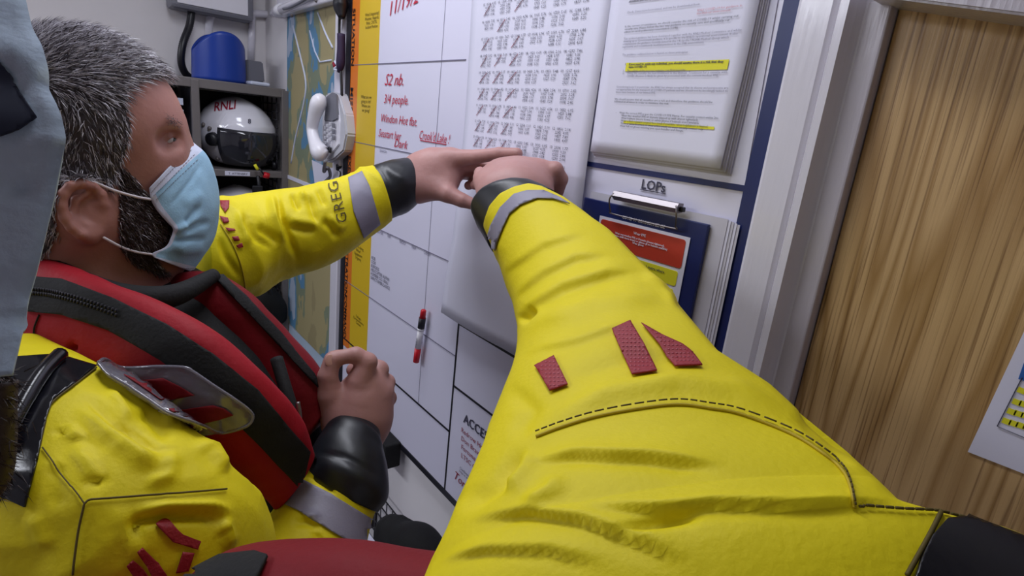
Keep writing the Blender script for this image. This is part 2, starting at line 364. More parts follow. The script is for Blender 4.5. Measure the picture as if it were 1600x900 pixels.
# door lining and architrave (moulded)
bm = bmesh.new()
fx0 = W(1222, 115, .021)[0]
prof = [(fx0, 0), (fx0, -.018), (fx0 + .004, -.021), (-.296, -.021), (-.291, -.017), (-.287, -.024), (-.279, -.024), (-.276, -.012), (-.272, -.004), (-.2655, 0)]
for z0, z1 in ((0, DT + .06),):
    lo = [bm.verts.new((x, y, z0)) for x, y in prof]; hi = [bm.verts.new((x, y, z1)) for x, y in prof]
    for i in range(len(prof)): j = (i + 1) % len(prof); bm.faces.new((lo[i], lo[j], hi[j], hi[i]))
    bm.faces.new(lo[::-1]); bm.faces.new(hi)
struct(bmobj('trim_1', bm, M['gloss'], smooth=False))
struct(box('trim_2', (-.277, -.003, 0), (-.250, .06, DT), M['reveal'], bev=.002))
_a, _b = W(1461, 0, .04), W(1600, 31, .04); _s = (_b[2] - _a[2]) / (_b[0] - _a[0]) * .7; _m = (_a + _b) / 2
hz = lambda x: _m[2] + _s * (x - _m[0])
ht = struct(prism('trim_3', [(-.262, -.04, hz(-.262)), (DR + .07, -.04, hz(DR + .07)), (DR + .07, -.04, hz(DR + .07) + .09), (-.262, -.04, hz(-.262) + .09)], (0, .06, 0), M['reveal'], bev=.002))
struct(box('door_1', (-.249, .012, .005), (DR, .05, DT + .02), M['oak'], bev=.0015))
struct(box('baseboard_front', (XB, -.018, 0), (fx0, 0, .12), M['gloss'], bev=.004))

# ---------------------------------------------------------------- the planning board
YB = .012
bl, br, bb, bt = -1.521, fx0, W(650, 722, .012)[2], 2.26
board = empty('planning_board', ((bl + br) / 2, 0, bb), 'large wall-mounted planning whiteboard with yellow and orange strips, black ruled lines and navy edge', 'whiteboard')
box('board_panel', (bl, -YB, bb), (br, -.0005, bt), M['board'], board, bev=.001)
fz = -.0128
def strip(name, x0, x1, z0, z1, m, y=.0128, th=.0016): return box(name, (x0, -y, z0), (x1, -y + th, z1), m, board)
xo0, xo1 = W(546, 200, YB)[0], W(557, 200, YB)[0]; xy1 = W(586, 228, YB)[0]; xbl = W(540, 200, YB)[0]
lines = lambda a, b: None
zfoot = W(543, 534, YB)[2]
strip('edge_strip', bl - .004, xo0, bb, bt, M['black'], .0145, .003); strip('orange_strip', xo0, xo1, zfoot - .02, bt, M['orange']); strip('yellow_strip', xo1, xy1, zfoot - .05, bt, M['yellow'])
xv = W(709, 600, YB)[0]
def hline(nm, p0, x1, m=M['black'], th=.0012, x0=None):
    z = W(*p0, YB)[2]; strip(nm, xo0 if x0 is None else x0, x1, z - th, z + th, m, .0134, .001)
hline('ruled_line', (593, 99.7), W(729, 87, YB)[0], M['fadeink'], .0009)
hline('ruled_line', (586, 228), W(700, 246, YB)[0], M['fadeink'], .0009)
hline('ruled_line', (660, 389), xv, M['fadeink'], .0009); hline('ruled_line', (630, 500), xv, M['fadeink'], .0009)
hline('thick_line', (620, 601), xv, M['black'], .0022); hline('thick_line', (740, 626), -.36, M['black'], .0022, xv); hline('thick_line', (760, 531), -.36, M['black'], .0022, xv)
strip('bottom_edge', bl, br, bb - .006, bb + .008, M['black'], .0145, .012)
strip('thick_line', xv - .002, xv + .0022, bb, W(715, 497, YB)[2], M['black'], .0134, .001)
strip('fold_line', W(690, 100, YB)[0] - .0004, W(690, 100, YB)[0] + .0004, zfoot, bt, M['fadeink'], .0131, .0004)
# navy right border and the cross band
nx0 = W(1205, 100, YB)[0]; zl = W(1040, 275, YB)[2]
strip('navy_border', nx0, br, W(1100, 620, YB)[2] - .4, bt, M['navy'], .0138, .002); strip('navy_band', -.625, nx0, zl - .0035, zl + .0035, M['navy'], .0138, .002)
for wd, px, py in (('SITUATION', 562, 11), ('MISSION', 552, 136), ('EXECUTION', 545, 243), ('ADMINISTRATION', 541, 338), ('COMMAND', 541.5, 461)):
    zz = W(px, py, YB)[2]; L = {'SITUATION': .135, 'MISSION': .12, 'EXECUTION': .13, 'ADMINISTRATION': .225, 'COMMAND': .13}[wd]
    o = text('strip_lettering', wd, 0, 0, .017, M['black'], pl=Matrix.Identity(4), parent=None, bold=.0004)
    w0 = max(v.co.x for v in o.data.vertices); o.data.transform(Matrix.Diagonal((L / w0, 1, 1, 1)))
    o.data.transform(Matrix.Translation((xo0 + .004, -.0138, zz)) @ Matrix.Rotation(math.radians(90), 4, 'X') @ Matrix.Rotation(math.radians(-90), 4, 'Z')); o.parent = board; o.matrix_parent_inverse = Matrix.Translation(-Vector(board.location))
for s, px, py, h in (("What's happening?\nWeather, Hazards,\nRisks, CASTR,\nIncident Position", 581, 24, .0075), ("What are we\ngoing to do?\nWhere are\nwe going?", 572, 154, .0085),
                     ("Who is doing\nWhat?\nEquipment\nUrgency", 560, 388, .0085), ("Callsigns\nCommunications\nContact", 560, 498, .0075)):
    wtext('small_print', s, px, py, h, M['seam'], align='CENTER', parent=board, sx=1.0)
wtext('handwriting', "11/19/2", 606, 26, .030, M['redpen'], parent=board, rot=.12, shear=.3, sx=1.1)
wtext('handwriting', "S2 nb.", 600, 133, .026, M['redpen'], parent=board, shear=.4, sx=1.1)
wtext('handwriting', "3/4 people.", 599, 161, .021, M['redpen'], parent=board, shear=.3, sx=.95)
wtext('handwriting', "Windon Hot flat.", 594, 190, .019, M['redpen'], parent=board, shear=.3, sx=1.0)
wtext('handwriting', "Seastart her", 591, 213, .019, M['redpen'], parent=board, shear=.3, sx=.9)
wtext('handwriting', "Dark", 615, 229, .019, M['redpen'], parent=board, shear=.3, sx=1.2)
wtext('handwriting', "Crook'd Lake !", 654, 217, .019, M['redpen'], parent=board, shear=.3, sx=.78)
z = W(675, 222, YB)[2]; strip('handwriting', W(657, 222, YB)[0], W(698, 222, YB)[0], z - .001, z + .0006, M['redpen'], .0134, .001)
wtext('small_print', "SEARCH", 593, 237, .006, M['fadeink'], parent=board, sx=1.3)
for i, s in enumerate(("WEATHER", "VHF", "RADIO", "NAV", "CREW")): wtext('small_print', s, 586 + i * 19, 362 + i * 8.6, .009, M['fadeink'], parent=board, sx=.8)
wtext('handwriting', "ROB\nCOX\nBURGESS\nHELICOPTER ALPHA\nHUMBER CG / RNLI\nSAR/CT/AMBULANCE", 580, 404, .0085, M['ink'], parent=board, shear=.2)
wtext('board_heading', "ACCESS CODES", 724, 659, .020, M['ink'], parent=board, bold=.0006, sx=1.02)
for i, s in enumerate(("Redrow Homes", "Don Bravo Gate", "Fortune House", "LTSC Gate")): wtext('board_lettering', s, 720, 674 + i * 13.3, .011, M['hred'], parent=board, sx=1.1)
wtext('small_print', "Combination lock\nkeys in wallet", 718, 732, .006, M['ink'], parent=board); wtext('handwriting', "Tomcat", 708, 745, .020, M['hred'], parent=board, shear=.3, rot=-.05)
# black tray corner below the board
box('tray', (W(588, 660)[0], -.055, bb - .055), (W(640, 700)[0] - .02, -.012, bb + .012), M['bweb'], board, bev=.004)
# LOPs panel heading
wtext('board_heading', "LOPs", 1001, 294, .0125, M['ink'], parent=board, sx=1.05, bold=.0004)
z0 = W(1020, 299, YB)[2]; strip('heading_underline', W(1001, 296, YB)[0], W(1041, 303, YB)[0], z0 - .0005, z0 + .0004, M['ink'], .0136, .0006)

# ---------------------------------------------------------------- papers
def sheet(name, corners, fn, m, parent=None, nu=14, nv=22, th=.0004):
    """sheet of paper; corners tl,tr,br,bl in photo points on the wall; fn(u,v) = how far it stands off"""
    a, b_, c, d = [W(*p, YB) for p in corners]; V = []
    for j in range(nv + 1):
        for i in range(nu + 1):
            u, v = i / nu, j / nv; p = (a * (1 - u) + b_ * u) * (1 - v) + (d * (1 - u) + c * u) * v; V.append((p[0], -YB - .002 - fn(u, v), p[2]))
    Fc = [(j * (nu + 1) + i, (j + 1) * (nu + 1) + i, (j + 1) * (nu + 1) + i + 1, j * (nu + 1) + i + 1) for j in range(nv) for i in range(nu)]
    o = mesh(name, V, Fc, m, parent); md = o.modifiers.new('t', 'SOLIDIFY'); md.thickness = th; md.offset = -1; return o
tide = empty('tide_table_sheet', W(840, 300), 'large white sheet of printed tide figures with red strokes taped to the board', 'paper')
TL, TR, BR, BL = (741, -40), (965, -40), (867, 590), (714, 492)
a, b_, c, d = [W(*p, YB) for p in (TL, TR, BR, BL)]
x0t = (a[0] + d[0]) / 2; x1t = (b_[0]) ; zt = a[2]; zb = d[2]
def tfn(u, v): return .004 + .010 * math.sin(math.pi * u) * (.3 + v) + .016 * max(0, v - .8) * 5 * (1 - u) + .003 * math.sin(9 * v + 3 * u)
xl, xr = W(726, 250, YB)[0] - .006, W(932, 200, YB)[0]
def tsheet():
    V = []; nu, nv = 16, 34; zt, zb = 2.25, W(715, 492, YB)[2]
    for j in range(nv + 1):
        for i in range(nu + 1):
            u, v = i / nu, j / nv; V.append((xl + (xr - xl) * u, -YB - .002 - tfn(u, v), zt + (zb - zt) * v - .0))
    Fc = [(j * (nu + 1) + i, (j + 1) * (nu + 1) + i, (j + 1) * (nu + 1) + i + 1, j * (nu + 1) + i + 1) for j in range(nv) for i in range(nu)]
    o = mesh('sheet', V, Fc, M['paper'], tide); md = o.modifiers.new('t', 'SOLIDIFY'); md.thickness = .0004; md.offset = 1
    return zt, zb
zt, zb = tsheet()
def on_tide(me, x, z):
    for v in me.vertices:
        u = (v.co.x - xl) / (xr - xl); vv = (zt - v.co.z) / (zt - zb); v.co.y = -YB - .0036 - tfn(min(max(u, 0), 1), min(max(vv, 0), 1))
zrow = 2.13
cols = [.040 + .0445 * i for i in range(6)]
reds = []
for ci, cx in enumerate(cols):
    body = []; z = zrow
    for blk in range(25):
        rows = []; n = 4 if (blk * 7 + ci) % 5 else 3
        for r in range(n): rows.append(("%02d" % (blk + 1) if r == 0 else "  ") + "  %02d%02d  %d.%02d" % (random.randint(0, 23), random.randint(0, 59), random.randint(0, 7), random.randint(0, 99)))
        o = text('printed_figures', "\n".join(rows), xl + cx, z, .0044, M['ink'], parent=tide, sx=1.1, res=0)
        on_tide(o.data, 0, 0)
        if ci < 3 and (blk + ci) % 2 == 0 or (ci < 3 and blk > 6):
            q = tube_vf([(xl + cx + .004, 0, z - .016), (xl + cx + .010, 0, z - .011), (xl + cx + .022 + .006 * random.random(), 0, z + .002)], .0007, 5)
            reds.append(q)
        z -= .0275
        if z < W(800, 300, YB)[2]: break
for q in reds:
    o = multi('red_stroke', [q], M['hred'], tide); on_tide(o.data, 0, 0)

# ruled backing and the stack of guidance sheets
gx0, gx1 = W(930, 240, YB)[0], W(1135, 272, YB)[0]
back = wallslab('document_pocket', [(928, 246), (1163, 292), (1226, -60), (960, -60)], .0135, .001, M['paper']); tag(back, 'white backing panel behind the stapled guidance pages at the upper right of the board', 'panel')
gz0 = W(930, 237, YB)[2]; gz1 = gz0 + .33
def gsheet(k, name='page'):
    V = []; nu, nv = 12, 20; gl = gx0 + .0006 * k; gr = W(1196, 0, YB)[0] + .001 + .0014 * k
    for j in range(nv + 1):
        for i in range(nu + 1):
            u, v = i / nu, j / nv; lift = .0105 - .0018 * k + (.010 - .002 * k) * max(0, u - .6) ** 1.3 * max(0, v - .2) * 3
            V.append((gl + (gr - gl - .010 * max(0, v - .65) * u) * u, -YB - lift, gz1 + (gz0 - .0016 * k - gz1) * v))
    Fc = [(j * (nu + 1) + i, (j + 1) * (nu + 1) + i, (j + 1) * (nu + 1) + i + 1, j * (nu + 1) + i + 1) for j in range(nv) for i in range(nu)]
    return V, Fc, gr
gd = empty('guidance_pages', (gx0, -.02, gz0), 'thick wad of typed guidance pages with yellow highlighted lines above the clipboard', 'document')
for k in range(4, -1, -1):
    V, Fc, gr = gsheet(k); o = mesh('page', V, Fc, M['paper'] if k % 2 == 0 else M['paper2'], gd); md = o.modifiers.new('t', 'SOLIDIFY'); md.thickness = .0008
def gtext(s, px, py, h, m, **k):
    k['sx'] = k.get('sx', 1) * 1.2; p = W(px, py, YB + .012); o = text('typed_text', s, p[0], p[2], h, m, y=-.0290, parent=gd, res=1, **k)
    for v in o.data.vertices:
        u = (v.co.x - gx0) / (gr - gx0); vv = (gz1 - v.co.z) / (gz1 - gz0); v.co.y = -YB - .0119 - .010 * max(0, u - .6) ** 1.3 * max(0, vv - .2) * 3
    return o
def ghl(px0, py0, px1, py1):
    p = W(px0, py0, YB + .012); q = W(px1, py1, YB + .012); V = []; n = 8
    for i in range(n + 1):
        x = p[0] + (q[0] - p[0]) * i / n; u = (x - gx0) / (gr - gx0)
        for z in (p[2], q[2]): vv = (gz1 - z) / (gz1 - gz0); V.append((x, -YB - .0113 - .010 * max(0, u - .6) ** 1.3 * max(0, vv - .2) * 3, z))
    mesh('highlighter_mark', V, [(2 * i, 2 * i + 1, 2 * i + 3, 2 * i + 2) for i in range(n)], M['hilite'], gd)
hh = .0027
gtext("This guidance must be read by all volunteers and\nshould be put into practice until further notice.", 983, 0, hh, M['ink'], bold=.0001)
gtext("Check. Dates have been issued, and can be downloaded from", 979, 21, hh, M['fadeink']); gtext("RNLI COVID-19 for guidance in\nthe lifeboat environment.", 1089, 18, hh, M['pinkink'])
gtext("In the current circumstances, we should consider the risk of COVID-19 whilst carrying out\ncasualty care. Please follow the two way guidance on casualty care and specifically our\nadvice on cardiopulmonary resuscitation (CPR).", 976, 43, hh, M['ink'])
gtext("This updated guidance has been developed together with the RNLI Medical Committee and whilst\ndrawing upon Government guidance, it is specific to the RNLI's operational environment. It also\ncomplements the guidance recently issued in the UK by the UKSAR Medical Group which\nrepresents and recommends medical practices in the SAR environment.", 974, 62, hh, M['fadeink'], sx=.97)
gtext("The guidance outlined below is based on three principles:", 972, 87, hh, M['fadeink'])
gtext("1.   If you need to assist any individual, you should assume there is a risk that they\n      have COVID-19.", 976, 102, hh, M['ink'], bold=.0001)
gtext("2.   The safety of the rescuer remains our first priority.\n3.   Giving the casualty the best treatment in the lifeboat. Treatment for a casualty with\n      COVID illnesses is likely be given by personnel with the correct medical PPE.", 973, 112, hh, M['fadeink'])
gtext("Considering point 3 in particular, the RNLI has always accepted that its sleeves and perspective are\nnot appropriate for the transport of COVID-19 patients and we should not be knowingly tasked to\nthese cases because of our limited PPE.", 963, 137, hh, M['fadeink'], sx=.95)
gtext("We should assume that all casualties are a risk and therefore this guidance should be\nfollowed at all times in order to minimise this risk.", 960, 156, hh, M['ink'])
gtext("-    Wear the correct PPE as per the COVID-19 PPE Matrix. For casualty contact within 2m:\n         Wear two weather PPE or drysuits (zipped up with drysuit tightened)\n         Wear helmets (visors down) or safety glasses if helmets aren't available\n         Wear a fluid resistant surgical face mask if available, when helpfulness is limited.\n         There is extra facemask to wear a face mask on every casualty contact only.\n         Wear full set gloves ensuring you open bundles and change.", 962, 177, hh, M['ink'], sx=.96)
ghl(978, 98, 1138, 109); ghl(974, 188, 1118, 203)

# clipboard with the LOPs sheets
cbx0, cbx1 = W(918, 305, YB)[0], W(1130, 345, YB)[0]; cz = W(960, 312, YB)[2]
cb = empty('clipboard', (cbx0, -.02, cz - .3), 'navy clipboard with chrome clip and red and yellow instruction card hanging under the LOPs heading', 'clipboard')
z1 = W(1000, 318, YB)[2]; xa = W(914, 320, YB + .01)[0]; xb_ = W(1108, 360, YB + .01)[0]
for k in range(5): box('loose_page', (xa + .006 + .001 * k, -.0175 + .0008 * k - .002, z1 - .31 - .002 * k), (xb_ + .020 + .0035 * k, -.0172 + .0008 * k - .002, z1 + .004 - .001 * k), M['paper'] if k % 2 else M['paper2'], cb)
box('backing_board', (xa, -.0255, z1 - .33), (xb_, -.0205, z1 - .006), M['navy'], cb, bev=.001)
cx0 = W(938, 337, YB + .014)[0]; cx1 = W(1079, 374, YB + .014)[0]; ctop = W(1000, 352, YB + .014)[2]
box('instruction_card', (cx0, -.0268, ctop - .26), (cx1, -.0262, ctop), M['paper'], cb)
def rbox(nm, x0, x1, z0, z1, m, r=.004, y=-.0274):
    pts = []
    for cxx, czz, a0 in ((x1 - r, z1 - r, 0), (x0 + r, z1 - r, 90), (x0 + r, z0 + r, 180), (x1 - r, z0 + r, 270)):
        for t in range(0, 91, 22): pts.append((cxx + r * math.cos(math.radians(a0 + t)), y, czz + r * math.sin(math.radians(a0 + t))))
    return prism(nm, pts, (0, .0006, 0), m, cb)
zz = ctop - .004
rbox('red_panel', cx0 + .004, cx1 - .005, zz - .036, zz, M['redbox'])
rbox('yellow_panel', cx0 + .004, cx1 - .008, zz - .0595, zz - .0405, M['hilite'], .003); rbox('yellow_panel', cx0 + .004, cx1 - .010, zz - .082, zz - .064, M['hilite'], .003)
rbox('red_panel', cx0 + .004, cx1 - .012, zz - .130, zz - .087, M['redbox']); rbox('yellow_panel', cx0 + .004, cx1 - .012, zz - .150, zz - .134, M['hilite'], .003)
mid = (cx0 + cx1) / 2
def ct(s, z, h, m, al='CENTER', x=None, b=.0001): text('card_text', s, mid if x is None else x, z, h, m, y=-.0282, parent=cb, align=al, res=1, bold=b)
ct("Wear PPE", zz - .009, .0036, M['paper']); ct("Wear wet weather PPE or Drysuits (sleeves tightened),\nHelmets (with visors down) or glasses (if no helmets available)\nWear gloves", zz - .015, .0027, M['paper'])
ct("Assess casualty from a distance - 1 metre where\npossible", zz - .0475, .0036, M['ink']); ct("Wear a surgical face mask without\na face shield", zz - .071, .0036, M['ink'])
text('heading', "COVID 19 COMMON SENSE", mid, ctop + .0035, .0042, M['paper'], y=-.0262, parent=cb, align='CENTER', bold=.0002)
# clip: chrome bar and wire loop
k0 = W(963, 305, .03); k1 = W(1064, 326, .03); zc = (k0[2] + k1[2]) / 2
prism('clip_bar', [(k0[0], -.026, zc - .005), (k0[0], -.034, zc - .006), (k0[0], -.040, zc), (k0[0], -.036, zc + .006), (k0[0], -.026, zc + .006)], (k1[0] - k0[0], 0, 0), M['chrome'], cb)
tube('clip_loop', [(k0[0] + .002, -.038, zc + .003), (k0[0] - .002, -.040, zc - .006), (k0[0] - .001, -.036, zc - .021), (k0[0] + .006, -.034, zc - .025), (k1[0] - .006, -.034, zc - .025), (k1[0] + .001, -.036, zc - .021), (k1[0] + .002, -.040, zc - .006), (k1[0] - .002, -.038, zc + .003)], .0011, M['chrome'], cb, n=8, seg=60)
box('clip_rivet', (k1[0], -.032, zc - .004), (k1[0] + .004, -.0255, zc + .002), M['tube'], cb, bev=.001)

# notice on the door
dn = empty('door_notice', W(1580, 640), 'white notice with a yellow highlighted table taped to the oak door', 'paper')
def dpt(px, py, off=0): r = ray(px, py); return CAM + r * ((.0105 - off - CAM[1]) / r[1])
prism('notice_sheet', [dpt(1512, 706), dpt(1612, 745), dpt(1690, 560), dpt(1606, 505)], (0, .0004, 0), M['paper'], dn)
prism('blue_heading', [dpt(1591, 592, .0006), dpt(1625, 604, .0006), dpt(1640, 575, .0006), dpt(1600, 566, .0006)], (0, .0004, 0), M['bpanel'], dn)
tube('table_border', [dpt(1597, 590, .0008), dpt(1558, 666, .0008), dpt(1620, 692, .0008)], .0004, M['ink'], dn, n=5, smooth=False)
for (x0, y0), n_ in (((1564, 660), 4), ((1572, 645), 3), ((1580, 630), 3), ((1588, 612), 3)):
    for q in range(n_):
        ax = x0 + 3.0 * q; prism('highlighter_mark', [dpt(ax + q * 8, y0 + q * 3.2, .0006), dpt(ax + q * 8 + 13, y0 + q * 3.2 + 5, .0006), dpt(ax + q * 8 + 17, y0 + q * 3.2 - 3, .0006), dpt(ax + q * 8 + 4, y0 + q * 3.2 - 8, .0006)], (0, .0003, 0), M['hilite'], dn)

# red marker pen held on the board
pa, pb = W(662, 484, .026), W(650, 566, .026)
pen = empty('marker_pen', pb, 'white whiteboard marker with red cap and red end stuck upright on the board', 'pen')
def along(t): return pa + (pb - pa) * t
tube('barrel', [along(.36), along(.72)], .0072, M['white'], pen, n=16); tube('end_cap', [along(.72), along(.99), along(1.0)], [.0074, .0070, .005], M['pred'], pen, n=16)
tube('collar', [along(.15), along(.36)], .0078, M['black'], pen, n=16); tube('cap', [along(0), along(.02), along(.15)], [.0045, .0062, .0066], M['pred'], pen, n=16); tube('ring', [along(.34), along(.375)], .0082, M['white'], pen, n=16)
wtx = along(.55); text('barrel_lettering', "marker", wtx[0] + .0015, wtx[2] - .02, .006, M['fadeink'], y=-.0335, rot=1.45, parent=pen)

# ---------------------------------------------------------------- chart, strips and phone left of the board
def wobj(name, px, off, th, m, label, cat, bev=0):
    o = wallslab(name, px, off, th, m, None, bev); return tag(o, label, cat)
ch = empty('sea_chart', W(480, 300), 'tall coastal chart in blue, green and sand colours pinned beside the shelf unit', 'map')
mx0, mx1 = W(450, 200)[0], W(524, 200)[0]; mz1 = W(490, 17)[2]; mz0 = W(480, 532)[2]; zm = W(466, 281)[2]
box('chart_sheet', (mx0, -.003, zm), (mx1, -.001, mz1), M['chart'], ch); box('chart_sheet', (mx0 - .004, -.004, mz0), (mx1 + .004, -.002, zm - .006), M['chart'], ch)
tube('chart_track', [W(458, 40, .004), W(470, 90, .004), W(478, 130, .004), W(474, 165, .004), W(462, 215, .004), W(455, 255, .004)], .003, M['maskw'], ch, n=6, seg=30)
tube('chart_track', [W(497, 20, .004), W(508, 50, .004), W(520, 75, .004)], .003, M['maskw'], ch, n=6, seg=20)
tube('chart_track', [W(484, 48, .004), W(492, 80, .004), W(500, 97, .004), W(518, 94, .004)], .0025, M['maskw'], ch, n=6)
box('lower_chart_edge', (mx0, -.006, zm - .008), (mx1, -.003, zm + .004), M['paper'], ch)
lowp = wallslab('coloured_chart', [(452, 508), (520, 572), (520, 600), (452, 560)], .003, .002, M['maskg']); tag(lowp, 'pale green and blue sheet below the big chart', 'poster')
bmx = struct(box('trim_4', (mx0 - .02, -.03, mz1), (bl - .01, -.001, mz1 + .075), M['gloss'], bev=.004))
for px, py in ((456, 24), (494, 1)):
    p = W(px, py, .032); bm = bmesh.new(); bmesh.ops.create_uvsphere(bm, u_segments=10, v_segments=6, radius=.005, matrix=Matrix.Translation(p)); o = bmobj('wall_screw', bm, M['steel'], None, True); tag(o, 'screw head at the ' + ('left' if px < 470 else 'right') + ' of the white rail above the chart', 'screw')
box('chart_edge_strip', (mx1, -.006, mz0), (mx1 + .035, -.001, mz1), M['gloss'], ch)
tag(box('white_batten', (mx1 + .045, -.022, .95), (bl - .012, -.001, 2.2), M['gloss'], bev=.003), 'narrow white batten standing between the chart and the planning board', 'batten')
# lanyard
ly = empty('lanyard', W(532, 10, .03), 'black and purple lanyard hanging down beside the planning board', 'lanyard')
tube('cord', [W(535, -20, .03), W(531, 20, .03), W(530, 60, .03), W(532, 100, .03), W(534, 150, .03), W(533, 190, .03), W(537, 235, .03)], .0035, M['tube'], ly, n=8, seg=40)
tube('toggle', [W(534, -12, .035), W(532, 8, .035), W(534, 28, .035)], [.012, .019, .008], M['tube'], ly, n=12, seg=14)
tube('cloth_tag', [W(533, 53, .032), W(533, 75, .032), W(532, 100, .032), W(530, 113, .032)], [.010, .010, .011, .005], M['purple'], ly, n=10, seg=14)
tube('ring', [W(523, 96, .034), W(527, 103, .034), W(522, 108, .034), W(528, 110, .034)], .003, M['maskw'], ly, n=6, seg=20)
tube('bead', [W(523, 99, .03), W(525, 105, .03)], .007, M['hred'], ly, n=8)
# phone (base + handset)
ph = empty('wall_phone', W(515, 200), 'white and grey corded wall telephone hung over the sea chart', 'telephone')
prism('base', [W(x, y, .038) for x, y in ((509, 146), (520, 143), (529, 146), (538, 178), (541, 210), (536, 236), (522, 249), (509, 254), (503, 240), (503, 170))], (0, .036, 0), M['lgrey'], ph, bev=.004, smooth=False)
prism('keypad_plate', [W(x - 1, y, .042) for x, y in ((507, 160), (527, 147), (531, 190), (530, 226), (511, 250), (505, 232))], (0, .006, 0), M['white'], ph, bev=.002)
prism('display', [W(x - 1, y, .046) for x, y in ((510, 151), (519, 144), (526, 147), (528, 186), (520, 190), (507, 189), (509, 168))], (0, .006, 0), M['grey'], ph, bev=.002)
for r in range(4):
    for c in range(3):
        p = W(507 + 4.6 * c + .3 * r, 199 + 8 * r - 2.6 * c, .048); bm = bmesh.new(); addbox(bm, p - np.array([.0045, .003, .0045]), p + np.array([.0045, .003, .0045]), .0015); bmobj('key', bm, M['lgrey'], ph)
for r in range(3):
    p = W(521, 196 + 9.5 * r, .048); bm = bmesh.new(); addbox(bm, p - np.array([.006, .003, .006]), p + np.array([.006, .003, .006]), .002); bmobj('key', bm, M['grey'], ph)
p = W(515, 234, .048); bm = bmesh.new(); addbox(bm, p - np.array([.009, .003, .008]), p + np.array([.009, .003, .008]), .003); bmobj('key', bm, M['tube'], ph)
hs = tube('handset', [W(503, 151, .06), W(498, 160, .07), W(491, 182, .075), W(488, 202, .075), W(492, 222, .075), W(500, 238, .07), (W(508, 244, .06))], [.012, .021, .017, .015, .017, .024, .016], M['white'], ph, n=16, seg=40)
tube('cord', [W(508, 252, .08), W(506, 268, .05), W(512, 262, .05), (W(516, 275, .03)), W(508, 285, .03), W(514, 292, .03)], .0045, M['grey'], ph, n=8, seg=60)
memo = wobj('memo_sheet', [(487, 250), (512, 262), (534, 262), (534, 330), (497, 330)], .012, .001, M['paper'], 'white memo sheet hanging below the telephone, partly behind the yellow sleeve', 'paper')
kt = empty('key_fob', W(528, 270, .02), 'black key fob with ring hanging below the telephone', 'key fob')
tube('fob', [W(530, 258, .02), W(529, 266, .02)], [.009, .007], M['tube'], kt, n=10, seg=6); tube('ring', [W(529, 266, .02), W(526, 272, .02), W(530, 277, .02), W(532, 270, .02), W(529, 266, .02)], .002, M['wire'], kt, n=6, seg=20)

# ---------------------------------------------------------------- shelf wall on the left
XF = -2.045   # shelf front
def Bz(px, py, x=XF): return B(px, py, x)
rack = empty('shelf_rack', (XF, -.5, 0), 'grey steel rack with wire mesh sides standing in the corner, holding helmets', 'shelf rack')
ztop = Bz(380, 131)[2]; yR = -.012; yDiv = Bz(307, 180)[1]; yL = -1.6
box('top_panel', (XB + .01, yL, ztop - .028), (XF, yR, ztop), M['steel'], rack, bev=.002)
zs2 = Bz(385, 268)[2]; zs3 = Bz(430, 420)[2] - .03; 
for z_ in (zs2, zs2 - .36, zs2 - .72, zs2 - 1.08): box('shelf', (XB + .012, yL, z_ - .018), (XF, yR, z_ + .004), M['steel'], rack, bev=.002)
for y_ in (yR, yDiv, yDiv - .42, yL): box('upright', (XF - .02, y_ - .012, 0), (XF + .004, y_ + .010, ztop - .005), M['steel'], rack, bev=.002); box('upright', (XB + .012, y_ - .012, 0), (XB + .03, y_ + .010, ztop - .005), M['steel'], rack)
box('back_panel', (XB + .002, yL, .05), (XB + .010, yR, ztop - .03), M['dark'], rack)
def meshpanel(y_, nm='wire_mesh'):
    parts = []
    for z_ in np.arange(ztop - .05, .1, -.026): parts.append(tube_vf([(XB + .03, y_, z_), (XF - .02, y_, z_)], .0022, 5))
    for x_ in np.linspace(XB + .03, XF - .03, 5): parts.append(tube_vf([(x_, y_, .05), (x_, y_, ztop - .03)], .0026, 5))
    return multi(nm, parts, M['wire'], rack)
meshpanel(yR - .020); box('side_panel', (XB + .012, yDiv - .004, .05), (XF - .02, yDiv + .004, ztop - .03), M['grey'], rack)
lb = Bz(371, 271, XF + .003); box('shelf_label', (XF + .004, lb[1] - .038, lb[2] - .007), (XF + .006, lb[1] + .038, lb[2] + .007), M['paper'], rack)
pl = Matrix.Translation((XF + .0068, lb[1] - .028, lb[2] - .004)) @ Matrix.Rotation(math.radians(90), 4, 'Z') @ Matrix.Rotation(math.radians(90), 4, 'X')
text('label_text', "T. ATTENBRY", 0, 0, .007, M['ink'], pl=pl, parent=rack)
# papers in the left bay
for k in range(7): box('letter_tray' if k else 'letter_tray', (XB + .05, yDiv - .30, ztop - .05 - .034 * (k + 1)), (XF - .03, yDiv - .03, ztop - .05 - .034 * (k + 1) + .02), M['maskw'], rack)
